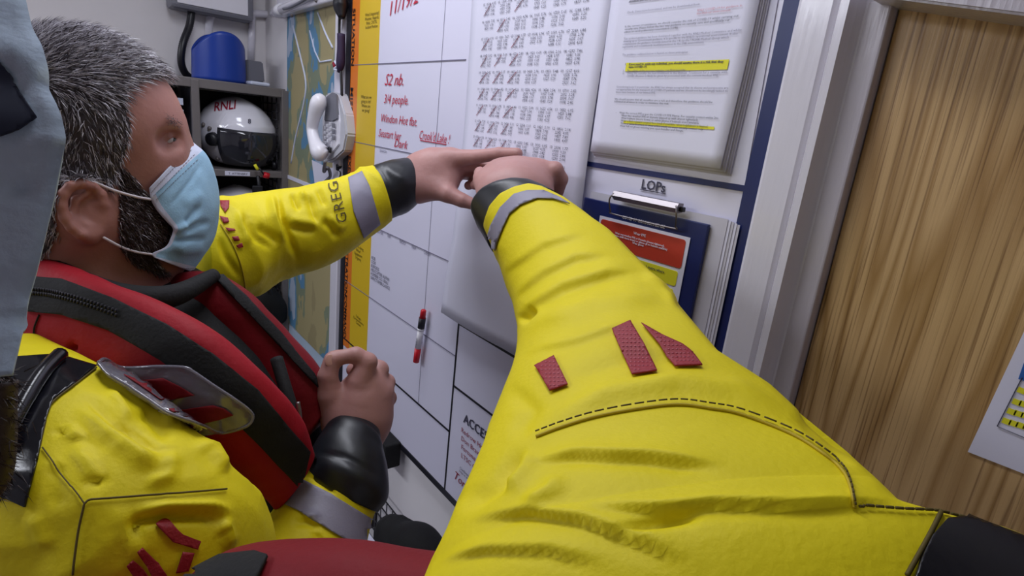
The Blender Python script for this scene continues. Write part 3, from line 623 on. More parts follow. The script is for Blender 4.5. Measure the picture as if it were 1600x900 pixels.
# helmets
def helmet(name, c, rad, face, label, txt=True, yawup=0):
    root = empty(name, c, label, 'helmet', 'white crew helmets on the rack'); f = unit(face); u = np.array([0, 0, 1.0]); s = np.cross(f, u)
    def pt(az, el, k=1.0):
        r = rad * k; x = math.cos(el) * math.cos(az); y = math.cos(el) * math.sin(az); zz_ = math.sin(el)
        if zz_ < 0: x *= 1; 
        return c + f * (x * r * 1.12) + s * (y * r * .98) + u * (zz_ * r * (1.05 if zz_ > 0 else .95))
    n, m_ = 72, 26; V = []; Fc = []
    for i in range(n):
        az = 2 * math.pi * i / n; a = abs((az + math.pi) % (2 * math.pi) - math.pi)
        t = min(1, max(0, (a - 1.05) / .30)); t = t * t * (3 - 2 * t); elmin = .16 * (1 - t) + (-.92) * t
        if a > 2.0: elmin = -.92 + .15 * (a - 2.0)
        for j in range(m_ + 1):
            el = math.pi / 2 - (math.pi / 2 - elmin) * j / m_; k = 1.0
            rid = math.exp(-((math.cos(el) * math.sin(az)) / .16) ** 2) * (1 if el > .35 else 0)
            k += .022 * rid + (.012 if el < .42 and el > .30 else 0) + .010 * math.exp(-((el - .62) / .05) ** 2)
            V.append(pt(az, el, k))
    for i in range(n):
        for j in range(m_): Fc.append((i * (m_ + 1) + j, i * (m_ + 1) + j + 1, ((i + 1) % n) * (m_ + 1) + j + 1, ((i + 1) % n) * (m_ + 1) + j))
    if np.cross(np.array(V[Fc[200][1]]) - V[Fc[200][0]], np.array(V[Fc[200][2]]) - V[Fc[200][0]]) @ (np.array(V[Fc[200][0]]) - c) < 0: Fc = [g[::-1] for g in Fc]
    sh = mesh('shell', V, Fc, M['helmet'], root); md = sh.modifiers.new('t', 'SOLIDIFY'); md.thickness = rad * .06; md.offset = -1
    V = [pt(az, el, 1.035 + .03 * (-el if el < 0 else 0)) for az in np.linspace(-1.28, 1.28, 30) for el in np.linspace(.22, -.82, 12)]
    vz = mesh('visor', V, [(i * 12 + j, i * 12 + j + 1, (i + 1) * 12 + j + 1, (i + 1) * 12 + j) for i in range(29) for j in range(11)], M['visor'], root); md = vz.modifiers.new('t', 'SOLIDIFY'); md.thickness = .003
    V = [pt(az, el, .90) for az in np.linspace(0, 2 * math.pi, 25) for el in np.linspace(1.4, -.7, 12)]
    mesh('lining', V, [(i * 12 + j, i * 12 + j + 1, (i + 1) * 12 + j + 1, (i + 1) * 12 + j) for i in range(24) for j in range(11)], M['tube'], root)
    for sg in (1, -1):
        q = pt(sg * 1.42, -.10, 1.0); o_ = unit(q - c); parts = [tube_vf([q - o_ * .002, q + o_ * .014, q + o_ * .018], [rad * .19, rad * .17, rad * .10], 16)]; multi('visor_pivot', parts, M['tube'], root)
        for az, el in ((1.75, .22), (1.52, .16), (1.5, -.72)):
            q = pt(sg * az, el, 1.0); o_ = unit(q - c); multi('rivet', [tube_vf([q, q + o_ * .005, q + o_ * .007], [rad * .06, rad * .055, rad * .03], 12)], M['steel'], root)
    hb = bvh_of(sh)
    def on_shell(s_, px, py, hpx, m, rot=0, sx=1, shear=0):
        cu = bpy.data.curves.new('t', 'FONT'); cu.body = s_; cu.size = hpx * 1.38; cu.resolution_u = 2; cu.shear = shear; cu.offset = hpx * .02
        ob = bpy.data.objects.new('t', cu); COL.objects.link(ob); dg = bpy.context.evaluated_depsgraph_get(); dg.update(); me = bpy.data.meshes.new_from_object(ob.evaluated_get(dg)); bpy.data.objects.remove(ob)
        b2 = bmesh.new(); b2.from_mesh(me); bmesh.ops.subdivide_edges(b2, edges=[e for e in b2.edges if e.calc_length() > hpx * .3], cuts=2)
        for v in b2.verts:
            x = v.co.x * sx; y = v.co.y; q = cast(hb, px + x * math.cos(rot) - y * math.sin(rot), py - x * math.sin(rot) - y * math.cos(rot), .0025)
            v.co = q if q is not None else Vector(c)
        me2 = bpy.data.meshes.new('helmet_lettering'); bad = [v for v in b2.verts if (v.co - Vector(c)).length < 1e-6]; bmesh.ops.delete(b2, geom=bad, context='VERTS'); b2.to_mesh(me2); me2.materials.clear(); link('helmet_lettering', me2, m, root)
    if txt: on_shell("RNLI", 334, 174, 14, M['hred'], rot=.12, sx=.85, shear=.25); on_shell("8", 387, 193, 7.5, M['ink'])
    return root, pt
hc = B(371, 212, -2.15)
helm, hpt = helmet('crew_helmet', hc, .118, (.86, .5, -.05), 'white helmet with smoked visor and red lettering on the shelf under the blue tub')
tube('strap', [hpt(.3, -.85, 1.0), hpt(.25, -1.0, 1.02), hpt(.1, -1.05, 1.05), hpt(-.25, -.98, 1.06)], .003, M['tube'], helm, n=6, seg=20)
tube('pull_tab', [Bz(398, 257, XF + .03), Bz(401, 262, XF + .03), Bz(403, 265, XF + .03)], .005, M['hilite'], helm, n=8)
tube('toggle', [Bz(412, 273, XF + .02), Bz(420, 275, XF + .02)], .010, M['pred'], helm, n=10); tube('chin_cup', [Bz(425, 258, XF - .03), Bz(432, 258, XF - .03)], [.014, .012], M['tube'], helm, n=10)
tube('toggle_cord', [Bz(405, 262, XF + .018), Bz(412, 273, XF + .02)], .003, M['tube'], helm, n=6)
hc2 = B(374, 345, -2.15)
helm2, h2 = helmet('crew_helmet', hc2, .118, (1, .1, -.05), 'white helmet on the lower shelf half hidden by the yellow sleeve', txt=False)
rs = empty('hanging_radio_strap', Bz(405, 290, XF + .03), 'black strap with buckle hanging from the middle shelf over the lower helmet', 'strap')
tube('strap', [Bz(403, 275, XF + .02), Bz(405, 290, XF + .03), Bz(406, 310, XF + .03), Bz(409, 330, XF + .02)], .006, M['tube'], rs, n=8, seg=20); box('buckle', Bz(402, 300, XF + .04) - np.array([.01, .014, .03]), Bz(409, 300, XF + .04) + np.array([.0, .004, .02]), M['tube'], rs, bev=.003)
# black gloves/bag lower
gb = empty('kit_bag', Bz(420, 480, XF - .05), 'black kit bag on the lower shelf below the yellow sleeve', 'bag')
tube('bag_body', [Bz(370, 470, -2.06), Bz(400, 466, -2.04), Bz(425, 480, -2.04), Bz(436, 500, -2.05)], [.05, .06, .05, .03], M['bweb'], gb, n=18, seg=24)
tube('bag_handle', [Bz(405, 462, -2.0), Bz(410, 450, -2.0), Bz(420, 452, -2.0), Bz(424, 468, -2.0)], .008, M['tube'], gb, n=8, seg=20)
# things on top of the rack
tub = empty('blue_tub', B(343, 128, -2.19), 'blue plastic tub with a sloping cut rim on top of the rack', 'tub')
cA = B(343, 128, -2.17); rT = (B(385, 120, -2.17) - B(301, 120, -2.17))[1] / 2
V = []; nA, nH = 64, 14
cA[2] = ztop + .001
hmax = B(350, 53, -2.17)[2] - cA[2]
lft = unit((B(300, 100, -2.17) - B(343, 100, -2.17)) * np.array([1, 1, 0]))
for i in range(nA):
    a = 2 * math.pi * i / nA; d = np.array([math.cos(a), math.sin(a), 0]); k = -(d @ lft)
    H = hmax * (1 - .36 * abs(k - .08) ** 2.3)
    for j in range(nH + 1):
        t = j / nH; rr = rT * (1 - .03 * t)
        V.append(cA + d * rr + np.array([0, 0, H * t]))
Fc = [(i * (nH + 1) + j, ((i + 1) % nA) * (nH + 1) + j, ((i + 1) % nA) * (nH + 1) + j + 1, i * (nH + 1) + j + 1) for i in range(nA) for j in range(nH)]
o = mesh('tub_wall', V, Fc, M['blue'], tub); md = o.modifiers.new('t', 'SOLIDIFY'); md.thickness = .004
mesh('tub_base', [cA + np.array([math.cos(2 * math.pi * i / 40), math.sin(2 * math.pi * i / 40), 0]) * rT * .96 + np.array([0, 0, .004]) for i in range(40)], [tuple(range(40))], M['blue'], tub)
dome = []
p = B(398, 112, -2.22); o = prism('grey_box', [B(386, 93, -2.2), B(411, 97, -2.2), B(414, 129, -2.2), B(386, 129, -2.2)], (-.07, 0, 0), M['grey'], None, bev=.004); tag(o, 'grey plastic box standing on the rack to the right of the blue tub', 'box')
o = box('folded_cloth', (-2.13, B(387, 128, -2.1)[1], ztop + .001), (-2.06, B(417, 128, -2.1)[1], ztop + .013), M['maskw'], bev=.005); tag(o, 'small white folded cloth lying in front of the grey box', 'cloth')
# wall box, pipes, hose
eb = empty('electrical_box', B(330, -10, XB + .05), 'grey and white electrical cabinet high on the wall with a black hose below', 'electrical box')
q0, q1 = B(266, 8, XB + .09), B(397, 14, XB + .09)
box('housing', (XB + .001, q0[1], q0[2] - .004), (XB + .09, q1[1], 2.35), M['grey'], eb, bev=.012); box('front_cover', (XB + .09, q0[1] + .02, q0[2] + .012), (XB + .094, q1[1] - .02, 2.33), M['white'], eb, bev=.001)
tube('hose_gland', [B(300, 6, XB + .05), B(299, 16, XB + .05)], .019, M['tube'], eb, n=16)
hp = catmull([B(300, 12, XB + .05), B(296, 40, XB + .06), B(286, 68, XB + .08), B(283, 95, XB + .08), B(290, 115, XB + .06), B(306, 126, XB + .03)], 90)
tube('corrugated_hose', hp, [.0105 + .0016 * (i % 2) for i in range(90)], M['tube'], eb, n=14)
cp = empty('wall_conduit', B(360, 20, XB + .03), 'white painted pipes running along the wall above the rack and round the corner', 'pipe')
tube('pipe', [B(326, 60, XB + .02), B(327, 35, XB + .02), B(334, 21, XB + .02), B(350, 18, XB + .02), B(400, 21, XB + .02), B(425, 23, XB + .02)], .012, M['gloss'], cp, n=14, seg=50)
tube('pipe', [B(392, 96, XB + .018), B(393, 60, XB + .018), B(394, 24, XB + .018)], .0115, M['gloss'], cp, n=14)
tube('pipe', [B(425, 23, XB + .02) , W(436, 16, .03), W(470, 2, .03), W(500, -12, .03)], .012, M['gloss'], cp, n=14, seg=30)
tube('pipe_clip', [W(432, 19, .03), W(440, 14, .03)], .017, M['white'], cp, n=14)
tube('pipe_cable', [W(443, 14, .05), W(452, 12, .05), W(470, 3, .05), W(490, -10, .05)], .004, M['grey'], cp, n=8, seg=20)
o = tube('red_hook', [B(117, 62, XB + .01), B(120, 60, XB + .03), B(122, 64, XB + .03)], .006, M['orange'], None, n=8); tag(o, 'small orange hook on the wall just behind the crown of grey hair', 'hook')

# wire basket and black glove below the board
wb = empty('wire_basket', W(600, 850, .1), 'white lined wire basket on the floor side below the board, half behind the cuff', 'basket')
b0 = W(590, 795, .06); parts = []; bx0, bx1 = b0[0] - .14, b0[0] + .22; bz1 = b0[2]; bz0 = bz1 - .16; by0, by1 = -.26, -.03
for z_ in np.linspace(bz1, bz0, 6): parts.append(tube_vf([(bx0, by0, z_), (bx1, by0, z_), (bx1, by1, z_), (bx0, by1, z_), (bx0, by0, z_)], .0022, 5))
for x_ in np.linspace(bx0, bx1, 12): parts.append(tube_vf([(x_, by1, bz1), (x_, by1, bz0), (x_, by0, bz0), (x_, by0, bz1)], .0018, 5))
for y_ in np.linspace(by0, by1, 9): parts.append(tube_vf([(bx0, y_, bz1), (bx0, y_, bz0), (bx1, y_, bz0), (bx1, y_, bz1)], .0018, 5))
multi('wire_frame', parts, M['wire'], wb); box('paper_lining', (bx0 + .01, by0 + .01, bz0 + .003), (bx1 - .01, by1 - .01, bz0 + .02), M['paper'], wb)
box('wall_bracket', (bx0, -.03, bz0), (bx0 + .02, -.001, bz1), M['wire'], wb)
gl = W(630, 850, .10)
def glove_fn(X):
    d = cone(X, P(612, 832, 1.12), P(650, 870, 1.02), .035, .045)
    for a in ((598, 822), (610, 814), (626, 813), (640, 822)): d = smin(d, cone(X, P(625, 840, 1.08), P(a[0], a[1], 1.10), .016, .011), .01)
    return smin(d, cone(X, P(650, 860, 1.03), P(690, 930, .98), .045, .05), .03)
lo, hi = sdfbounds([P(598, 812, 1.12), P(690, 930, .98), P(650, 870, 1.02)], .06); Vg, Fg = surf(glove_fn, lo, hi, .005)
tag(mesh('black_glove', relax(Vg, Fg), Fg, M['bweb']), 'black rubber glove lying on the wire basket below the board', 'glove')
#PEOPLE
# ---------------------------------------------------------------- the man in the red lifejacket
man = empty('person', P(200, 450, .62) * np.array([1, 1, 0]), 'grey-haired man in a blue surgical mask, red lifejacket and yellow drysuit touching the board', 'person')
D0 = .62
vc = unit(-ray(160, 240)); ex = unit(RT[:, 0] - vc * (RT[:, 0] @ vc)); ey = np.cross(vc, ex)     # head view frame
yaw = .16
S_ = D0 / F                                         # metres per photo pixel at the head
HC = P(150, 235, D0)
fw = ex * math.cos(yaw) - vc * math.sin(yaw); lat = vc * math.cos(yaw) + ex * math.sin(yaw)
def Hp(px, py, z=0.0):
    """point of the head on the plane z off its middle, far-side points mirrored from the near side"""
    r = ray(px, py); a = abs(z); t = (a + (HC - CAM) @ lat) / (r @ lat); X = CAM + r * t
    return X - lat * (2 * a) if z < 0 else X
AX = np.array([fw, ey, lat])
th = .30; f2 = fw * math.cos(th) + ey * math.sin(th); u2 = -fw * math.sin(th) + ey * math.cos(th); AX2 = np.array([f2, u2, lat])   # head tipped back
def headfn(X):
    d = ellip(X, Hp(142, 190), AX2, (.089, .088, .074))
    d = smin(d, ellip(X, Hp(196, 205), AX2, (.044, .072, .055)), .03)            # forehead
    d = smin(d, ellip(X, Hp(220, 300), AX, (.050, .085, .050)), .03)             # mid face
    d = smin(d, cone(X, Hp(140, 340, .052), Hp(262, 392, .018), .022, .020), .03)   # jaw, near side
    d = smin(d, cone(X, Hp(140, 340, -.052), Hp(262, 392, -.018), .022, .020), .03)
    d = smin(d, cone(X, Hp(262, 388), Hp(254, 394), .019, .019), .02)
    d = smin(d, cone(X, Hp(232, 268, .038), Hp(250, 258, .030), .013, .011), .025)    # cheekbone
    d = smin(d, cone(X, Hp(232, 268, -.038), Hp(250, 258, -.030), .013, .011), .025)
    d = smin(d, cone(X, Hp(240, 190, .038), Hp(268, 194, .014), .0100, .010), .014)   # brow
    d = smin(d, cone(X, Hp(240, 190, -.038), Hp(268, 194, -.014), .0100, .010), .014)
    d = smin(d, cone(X, Hp(276, 208), Hp(300, 254), .009, .011), .014)            # nose
    d = smin(d, ellip(X, Hp(304, 268), AX, (.012, .012, .016)), .01)
    d = smin(d, ellip(X, Hp(292, 330), AX, (.022, .030, .026)), .02)
    d = -smin(-d, cone(X, Hp(262, 221, .060), Hp(270, 217, .044), .010, .008), .012)   # eye socket
    d = -smin(-d, cone(X, Hp(262, 221, -.060), Hp(270, 217, -.044), .010, .008), .012)
    eyec = Hp(258, 222, .031)
    e = np.linalg.norm(X - eyec, axis=-1) - .0146
    ln = unit(ey * .86 - fw * .50); up = (X - Hp(261, 218, .031)) @ ln; lowr = (X - Hp(261, 224, .031)) @ ln
    lids = np.maximum(e, np.minimum(-up, lowr)); 
    d = smin(d, lids, .004)
    eyec2 = Hp(258, 222, -.031); d = smin(d, np.linalg.norm(X - eyec2, axis=-1) - .0142, .004)
    # neck
    d = smin(d, cone(X, Hp(128, 320, 0), Hp(92, 470, 0), .060, .066), .035)
    d = smin(d, cone(X, Hp(200, 385, .0), Hp(190, 460, .0), .040, .05), .035)
    # ears
    for s in (1, -1):
        z = .072 * s
        loop = [(160, 318), (158, 303), (146, 291), (128, 287), (110, 291), (99, 304), (96, 322), (101, 341), (112, 356), (126, 367), (141, 371), (150, 366)]
        pts = [Hp(a, b, z + s * (.012 if a < 140 else .003)) for a, b in loop]
        ed = np.full(X.shape[:-1], 9.0)
        for i in range(len(pts) - 1): ed = smin(ed, cone(X, pts[i], pts[i + 1], .0046, .0046), .003)
        ed = smin(ed, cone(X, Hp(118, 312, z + s * .006), Hp(112, 338, z + s * .006), .0035, .0035), .004)
        ed = smin(ed, cone(X, Hp(118, 312, z + s * .006), Hp(135, 303, z + s * .004), .003, .003), .004)
        ed = smin(ed, cone(X, Hp(118, 345, z + s * .006), Hp(136, 356, z + s * .005), .0045, .005), .005)
        ed = smin(ed, ellip(X, Hp(128, 330, z - s * .006), AX, (.022, .029, .0065)), .004)
        ed = smin(ed, cone(X, Hp(160, 322, z - s * .002), Hp(158, 345, z - s * .002), .006, .006), .006)   # tragus
        ed = smin(ed, cone(X, Hp(138, 368, z + s * .002), Hp(148, 360, z), .0085, .007), .006)             # lobe
        d = smin(d, ed, .006)
    return d
lo, hi = sdfbounds([Hp(20, 60, .1), Hp(340, 60, -.1), Hp(60, 480, -.1), Hp(340, 480, .1), Hp(20, 480, .1), Hp(340, 480, -.1), Hp(20, 60, -.1), Hp(340, 60, .1)], .015)
hV, hF = surf(headfn, lo, hi, .0019); hV = relax(hV, hF, 2)

# hands
def fingers(X, chains, k=.004):
    d = None
    for ch_ in chains:
        pts = ch_['p']; rr = ch_['r']; e = None
        for i in range(len(pts) - 1):
            q = cone(X, pts[i], pts[i + 1], rr[i], rr[i + 1]); e = q if e is None else smin(e, q, .003)
        d = e if d is None else smin(d, e, ch_.get('k', k))
    return d
# left hand, stretched to the board
hl_ = [dict(p=[P(600, 300, .985), P(640, 284, .98), P(664, 275, .975)], r=[.031, .029, .031], k=.02),
       dict(p=[P(655, 262, .985), P(704, 252, .965)], r=[.026, .022], k=.02), dict(p=[P(655, 294, .97), P(700, 284, .965)], r=[.026, .020], k=.02),
       dict(p=[P(680, 262, .98), P(712, 262, .985), P(730, 262, .99)], r=[.030, .022, .016], k=.02),
       dict(p=[P(700, 248, .965), P(745, 245, .935), P(780, 240, .915), P(808, 240, .905)], r=[.0165, .0115, .0100, .0092], k=.008),     # index
       dict(p=[P(704, 256, .975), P(748, 258, .965), P(772, 264, .955), P(790, 275, .95)], r=[.0165, .0115, .0100, .0085], k=.005),      # middle, behind
       dict(p=[P(708, 262, .985), P(745, 268, .985), P(752, 280, .975), P(742, 289, .965)], r=[.0155, .0108, .0095, .0085], k=.005),      # ring
       dict(p=[P(706, 266, 1.0), P(738, 274, 1.0), P(742, 285, .99), P(732, 290, .98)], r=[.014, .0098, .0085, .0078], k=.005),      # little
       dict(p=[P(668, 290, .965), P(700, 303, .95), P(722, 313, .945), P(742, 320, .945)], r=[.021, .0150, .0118, .0095], k=.012)]          # thumb
def hLf(X): return fingers(X, hl_)
lo, hi = sdfbounds([q for c in hl_ for q in c['p']], .04); lV, lF = surf(hLf, lo, hi, .0021); lV = relax(lV, lF, 1)
# right hand, a loose pinch
hr_ = [dict(p=[P(545, 735, .70), P(556, 690, .705), P(560, 655, .70)], r=[.032, .030, .033], k=.02),
       dict(p=[P(548, 660, .70), P(560, 622, .695)], r=[.031, .024], k=.02), dict(p=[P(575, 655, .71), P(590, 615, .71)], r=[.027, .020], k=.02),
       dict(p=[P(560, 640, .71), P(566, 612, .71)], r=[.034, .024], k=.02),
       dict(p=[P(562, 596, .69), P(574, 566, .69), P(556, 555, .685), P(532, 558, .68)], r=[.0165, .0118, .0100, .0088], k=.005),   # index
       dict(p=[P(580, 602, .70), P(592, 578, .715), P(575, 569, .73), P(552, 578, .735)], r=[.0165, .0120, .0105, .0090], k=.005),   # middle
       dict(p=[P(592, 616, .71), P(603, 598, .725), P(590, 590, .745), P(568, 600, .75)], r=[.0155, .0115, .0100, .0085], k=.005),   # ring
       dict(p=[P(592, 634, .715), P(606, 622, .73), P(598, 614, .75), P(578, 622, .755)], r=[.0150, .0108, .0092, .0080], k=.005),   # little
       dict(p=[P(532, 655, .69), P(516, 618, .68), P(512, 588, .675), P(519, 562, .675)], r=[.022, .0145, .0115, .0098], k=.008)]    # thumb
def hRf(X): return fingers(X, hr_)
lo, hi = sdfbounds([q for c in hr_ for q in c['p']], .04); rV, rF = surf(hRf, lo, hi, .0018); rV = relax(rV, rF, 1)
# torso and arms under the clothes
tS, tN = loft([(70, 455, 215, 455, .66, .9), (20, 520, 330, 520, .70, .6), (-30, 640, 430, 640, .71, .55), (-30, 800, 440, 800, .71, .55), (0, 1000, 430, 1000, .72, .6), (10, 1350, 430, 1350, .8, .6)], 24, 24)
aL, _ = loft([(330, 345, 345, 430, .86), (420, 325, 420, 420, .90), (520, 300, 535, 380, .93), (600, 275, 615, 320, .965), (628, 266, 640, 304, .98)], 20, 16, 1.0)
aR, _ = loft([(10, 640, 110, 580, .47), (70, 760, 270, 700, .46), (140, 860, 330, 820, .48), (260, 960, 420, 960, .53), (400, 920, 500, 950, .59), (480, 800, 560, 830, .65), (520, 705, 585, 720, .695)], 30, 16, 1.0)
parts = [(hV, hF), (lV, lF), (rV, rF)] + [(a.reshape(-1, 3), gridfaces(a.shape[0], a.shape[1])) for a in (tS, aL, aR)]
V = []; Fc = []
for v, f in parts:
    o_ = len(V); V += list(v); Fc += [tuple(int(i) + o_ for i in g) for g in f]
nh = len(hF); mi = [1] * nh + [0] * (len(Fc) - nh)
body = mesh('body', V, Fc, [M['skin'], M['skinf']], man, True, mi)
# eye
def ball(name, c, r, m, parent):
    bm = bmesh.new(); bmesh.ops.create_uvsphere(bm, u_segments=20, v_segments=14, radius=r, matrix=Matrix.Translation(tuple(c))); return bmobj(name, bm, m, parent, True)
ec = Hp(258, 222, .031); ball('eyeball', ec, .0122, M['eyew'], man); ball('iris', ec + unit(fw * .72 + lat * .62 + ey * .02) * .0082, .0056, M['iris'], man)
ec = Hp(258, 222, -.031); ball('eyeball', ec, .0122, M['eyew'], man)
# thumb nail
nb = ball('fingernail', (0, 0, 0), .0055, M['nail'], None); nb.data.transform(Matrix(((1, 0, 0, 0), (0, .25, 0, 0), (0, 0, 1.35, 0), (0, 0, 0, 1)))); nb.data.transform(Matrix.Translation(P(515, 563, .666)) @ Vector(-ray(480, 540)).to_track_quat('Y', 'Z').to_matrix().to_4x4()); nb.parent = man; nb.matrix_parent_inverse = Matrix.Translation(-Vector(man.location))

# hair: a close cap with thousands of short strands
hbm = bmesh.new(); me_ = bpy.data.meshes.new('tmp'); me_.from_pydata([tuple(map(float, v)) for v in hV], [], [tuple(map(int, f)) for f in hF]); me_.update()
hN = np.zeros((len(hV), 3)); me_.vertices.foreach_get('normal', hN.reshape(-1)) if False else None
hN = np.array([v.normal[:] for v in me_.vertices])
hz = (hV - HC) @ lat; _p = proj(hV + lat * (np.where(hz < 0, -2 * hz, 0))[:, None]); hx = _p[:, 0]; hy = _p[:, 1]
hairpoly = [(0, 0), (300, 0), (300, 80), (262, 118), (225, 124), (202, 138), (194, 165), (203, 195), (196, 235), (188, 262), (178, 285), (168, 300), (154, 296), (142, 282), (112, 282), (94, 300), (88, 330), (92, 372), (70, 400), (0, 400)]
beardpoly = [(186, 300), (186, 256), (200, 268), (216, 290), (238, 312), (256, 342), (264, 358), (240, 392), (238, 404), (262, 428), (250, 430), (205, 408), (186, 384), (184, 350)]
earbox = (hx > 92) & (hx < 166) & (hy > 284) & (hy < 376) & (abs(hz) > .062)
isH = inpoly(hx, hy, hairpoly) & ~earbox; isB = inpoly(hx, hy, beardpoly) & ~isH & ~earbox
def cap(name, sel, off, m, nf=900):
    fsel = [f for f in hF if all(sel[i] for i in f)]; ids = sorted({int(i) for f in fsel for i in f}); mp_ = {i: k for k, i in enumerate(ids)}
    Vv = []
    for i in ids:
        p = hV[i]; k = mnoise.noise(Vector(p) * 90) * .0016; Vv.append(p + hN[i] * (off + k))
    return mesh(name, Vv, [tuple(mp_[int(i)] for i in f) for f in fsel], m, man)
def topness(i): return np.clip((190 - hy[i]) / 90, 0, 1)
hair = cap('hair', isH, .004, M['hd'])
def strands(name, sel, n, L0, L1, wd, pal, parent, comb):
    ids = np.nonzero(sel)[0]; V = []; Fc = []; mi = []
    pick = rng.choice(ids, n)
    for i in pick:
        p = hV[i] + rng.normal(0, .0012, 3); nr = hN[i]; t = topness(i); L = (L0 + (L1 - L0) * t) * rng.uniform(.6, 1.25)
        g = comb(i); g = unit(g - nr * (g @ nr)); d = unit(nr * (.45 + .35 * t) + g * .9 + rng.normal(0, .28, 3)); s = unit(np.cross(d, rng.normal(0, 1, 3))) * wd
        s2 = np.cross(d, s); b = p + nr * .002; m_ = b + d * L * .55 + nr * .0006; e = b + d * L + g * L * .25 - nr * L * .1
        k = len(V); V += [b + s, b - s * .5 + s2 * .8, b - s * .5 - s2 * .8, m_ + s * .8, m_ - s * .4 + s2 * .7, m_ - s * .4 - s2 * .7, e]
        Fc += [(k, k + 1, k + 4, k + 3), (k + 1, k + 2, k + 5, k + 4), (k + 2, k, k + 3, k + 5), (k + 3, k + 4, k + 6), (k + 4, k + 5, k + 6), (k + 5, k + 3, k + 6)]
        c = rng.choice(len(pal[0]), p=pal[1](t)); mi += [c] * 6
    return mesh(name, V, Fc, pal[0], parent, False, mi)
def comb(i):
    t = topness(i); return (fw * 1.0 + ey * .1) * t + (1 - t) * (-ey * 1.0 + fw * (.2 if hx[i] > 130 else -.25))
hs_ = strands('hair_strands', isH, 20000, .009, .015, .00045, ([M['hd'], M['hm'], M['hl']], lambda t: [.32 - .14 * t, .32, .36 + .14 * t]), hair, comb); hs_['kind'] = 'stuff'
cap('beard', isB & (hz < 0), .0022, M['bd']); isB &= hz >= 0; beard = cap('beard', isB, .0022, M['bd'])
bs_ = strands('beard_strands', isB, 5200, .007, .007, .00036, ([M['bd'], M['hm'], M['hl']], lambda t: [.86, .10, .04]), beard, lambda i: -ey + fw * .6); bs_['kind'] = 'stuff'
eb_ids = inpoly(hx, hy, [(236, 184), (262, 182), (282, 192), (280, 199), (260, 191), (238, 192)]) & (abs(hz) < .06)
for sg in (1, -1):
    q_ = strands('eyebrow', eb_ids & (hz * sg > .004), 110, .004, .004, .00022, ([M['bd'], M['hm']], lambda t: [.6, .4]), man, lambda i: -fw * .8 + lat * (.5 if hz[i] > 0 else -.5)); q_['kind'] = 'stuff'

# surgical mask
rows = [((233, 294), (302, 222)), ((236, 312), (320, 238)), ((246, 330), (333, 262)), ((260, 346), (341, 292)), ((270, 358), (343, 322)), ((266, 374), (340, 350)), ((258, 386), (332, 380)), ((238, 396), (318, 402)), ((240, 402), (300, 425))]
def maskpt(a, b, t):
    """t 0..1 near edge to the front line, 1..2 to the far edge"""
    n = Hp(a[0], a[1], .066); f_ = Hp(a[0], a[1], -.066); m_ = Hp(b[0], b[1], 0)
    if t <= 1:
        q = t; c = Hp(a[0] + (b[0] - a[0]) * .62, a[1] + (b[1] - a[1]) * .64, .071)
        p1 = n * (1 - q) ** 2 + 2 * c * q * (1 - q) + m_ * q * q
    else:
        q = 2 - t; c = Hp(a[0] + (b[0] - a[0]) * .62, a[1] + (b[1] - a[1]) * .64, -.071); p1 = f_ * (1 - q) ** 2 + 2 * c * q * (1 - q) + m_ * q * q
    return p1
RA = catmull([list(a) + list(b) for a, b in rows], 70); V = []; nu = 56
for j, r_ in enumerate(RA):
    for i in range(nu):
        V.append(maskpt(r_[:2], r_[2:], 2 * i / (nu - 1)))
V = np.array(V).reshape(70, nu, 3); dv = np.gradient(V, axis=0); du = np.gradient(V, axis=1); N = np.cross(du, dv); N /= np.linalg.norm(N, axis=2)[..., None] + 1e-9
if (N[30, 12] @ lat) < 0: N = -N
Vm = sculpt(V, N, [([(288, 352), (305, 332), (312, 318)], 5, .0045, 'v'), ([(285, 366), (310, 352), (330, 345)], 5, .0045, 'v'), ([(272, 362), (296, 350)], 6, .004, 'r'), ([(268, 378), (300, 374), (325, 372)], 3.5, .004, 'v'), ([(260, 330), (300, 280), (318, 250)], 3, .0014, 'v'), ([(285, 322), (320, 300)], 10, .002, 'r'), ([(270, 390), (300, 390), (325, 388)], 9, .003, 'r')], amp=.0016, freq=26, seed=3)
Fc = [(j * nu + i, (j + 1) * nu + i, (j + 1) * nu + i + 1, j * nu + i + 1) for j in range(69) for i in range(nu - 1)]
mi = [1 if (j < 7 or j > 65) or (i < 2 or i > nu - 4) else 0 for j in range(69) for i in range(nu - 1)]
mk = mesh('surgical_mask', Vm.reshape(-1, 3), Fc, [M['mask'], M['maskw']], man, True, mi); md = mk.modifiers.new('t', 'SOLIDIFY'); md.thickness = .0012
mb = bvh_of(mk)
for ln in ([(236, 301), (262, 272), (300, 233)], [(240, 306), (268, 278), (305, 240)], [(244, 312), (270, 286), (310, 248)]): seam('stitch_line', ln, mb, M['hm'], mk, rad=.00025, seg=60, off=.0006, dash=3)
seam('stitch_line', [(246, 404), (275, 418), (303, 419)], mb, M['hm'], mk, rad=.00025, seg=50, off=.0006, dash=3)
tube('ear_loop', [Hp(240, 312, .064), Hp(215, 308, .0715), Hp(180, 298, .075), Hp(150, 286, .077), Hp(130, 281, .080), Hp(112, 285, .074), Hp(100, 305, .068), Hp(104, 340, .066)], .0014, M['loop'], mk, n=8, seg=70)
tube('ear_loop', [Hp(242, 398, .064), Hp(215, 394, .068), Hp(190, 386, .072), Hp(165, 373, .075), Hp(154, 367, .072), Hp(140, 360, .066)], .0014, M['loop'], mk, n=8, seg=50)

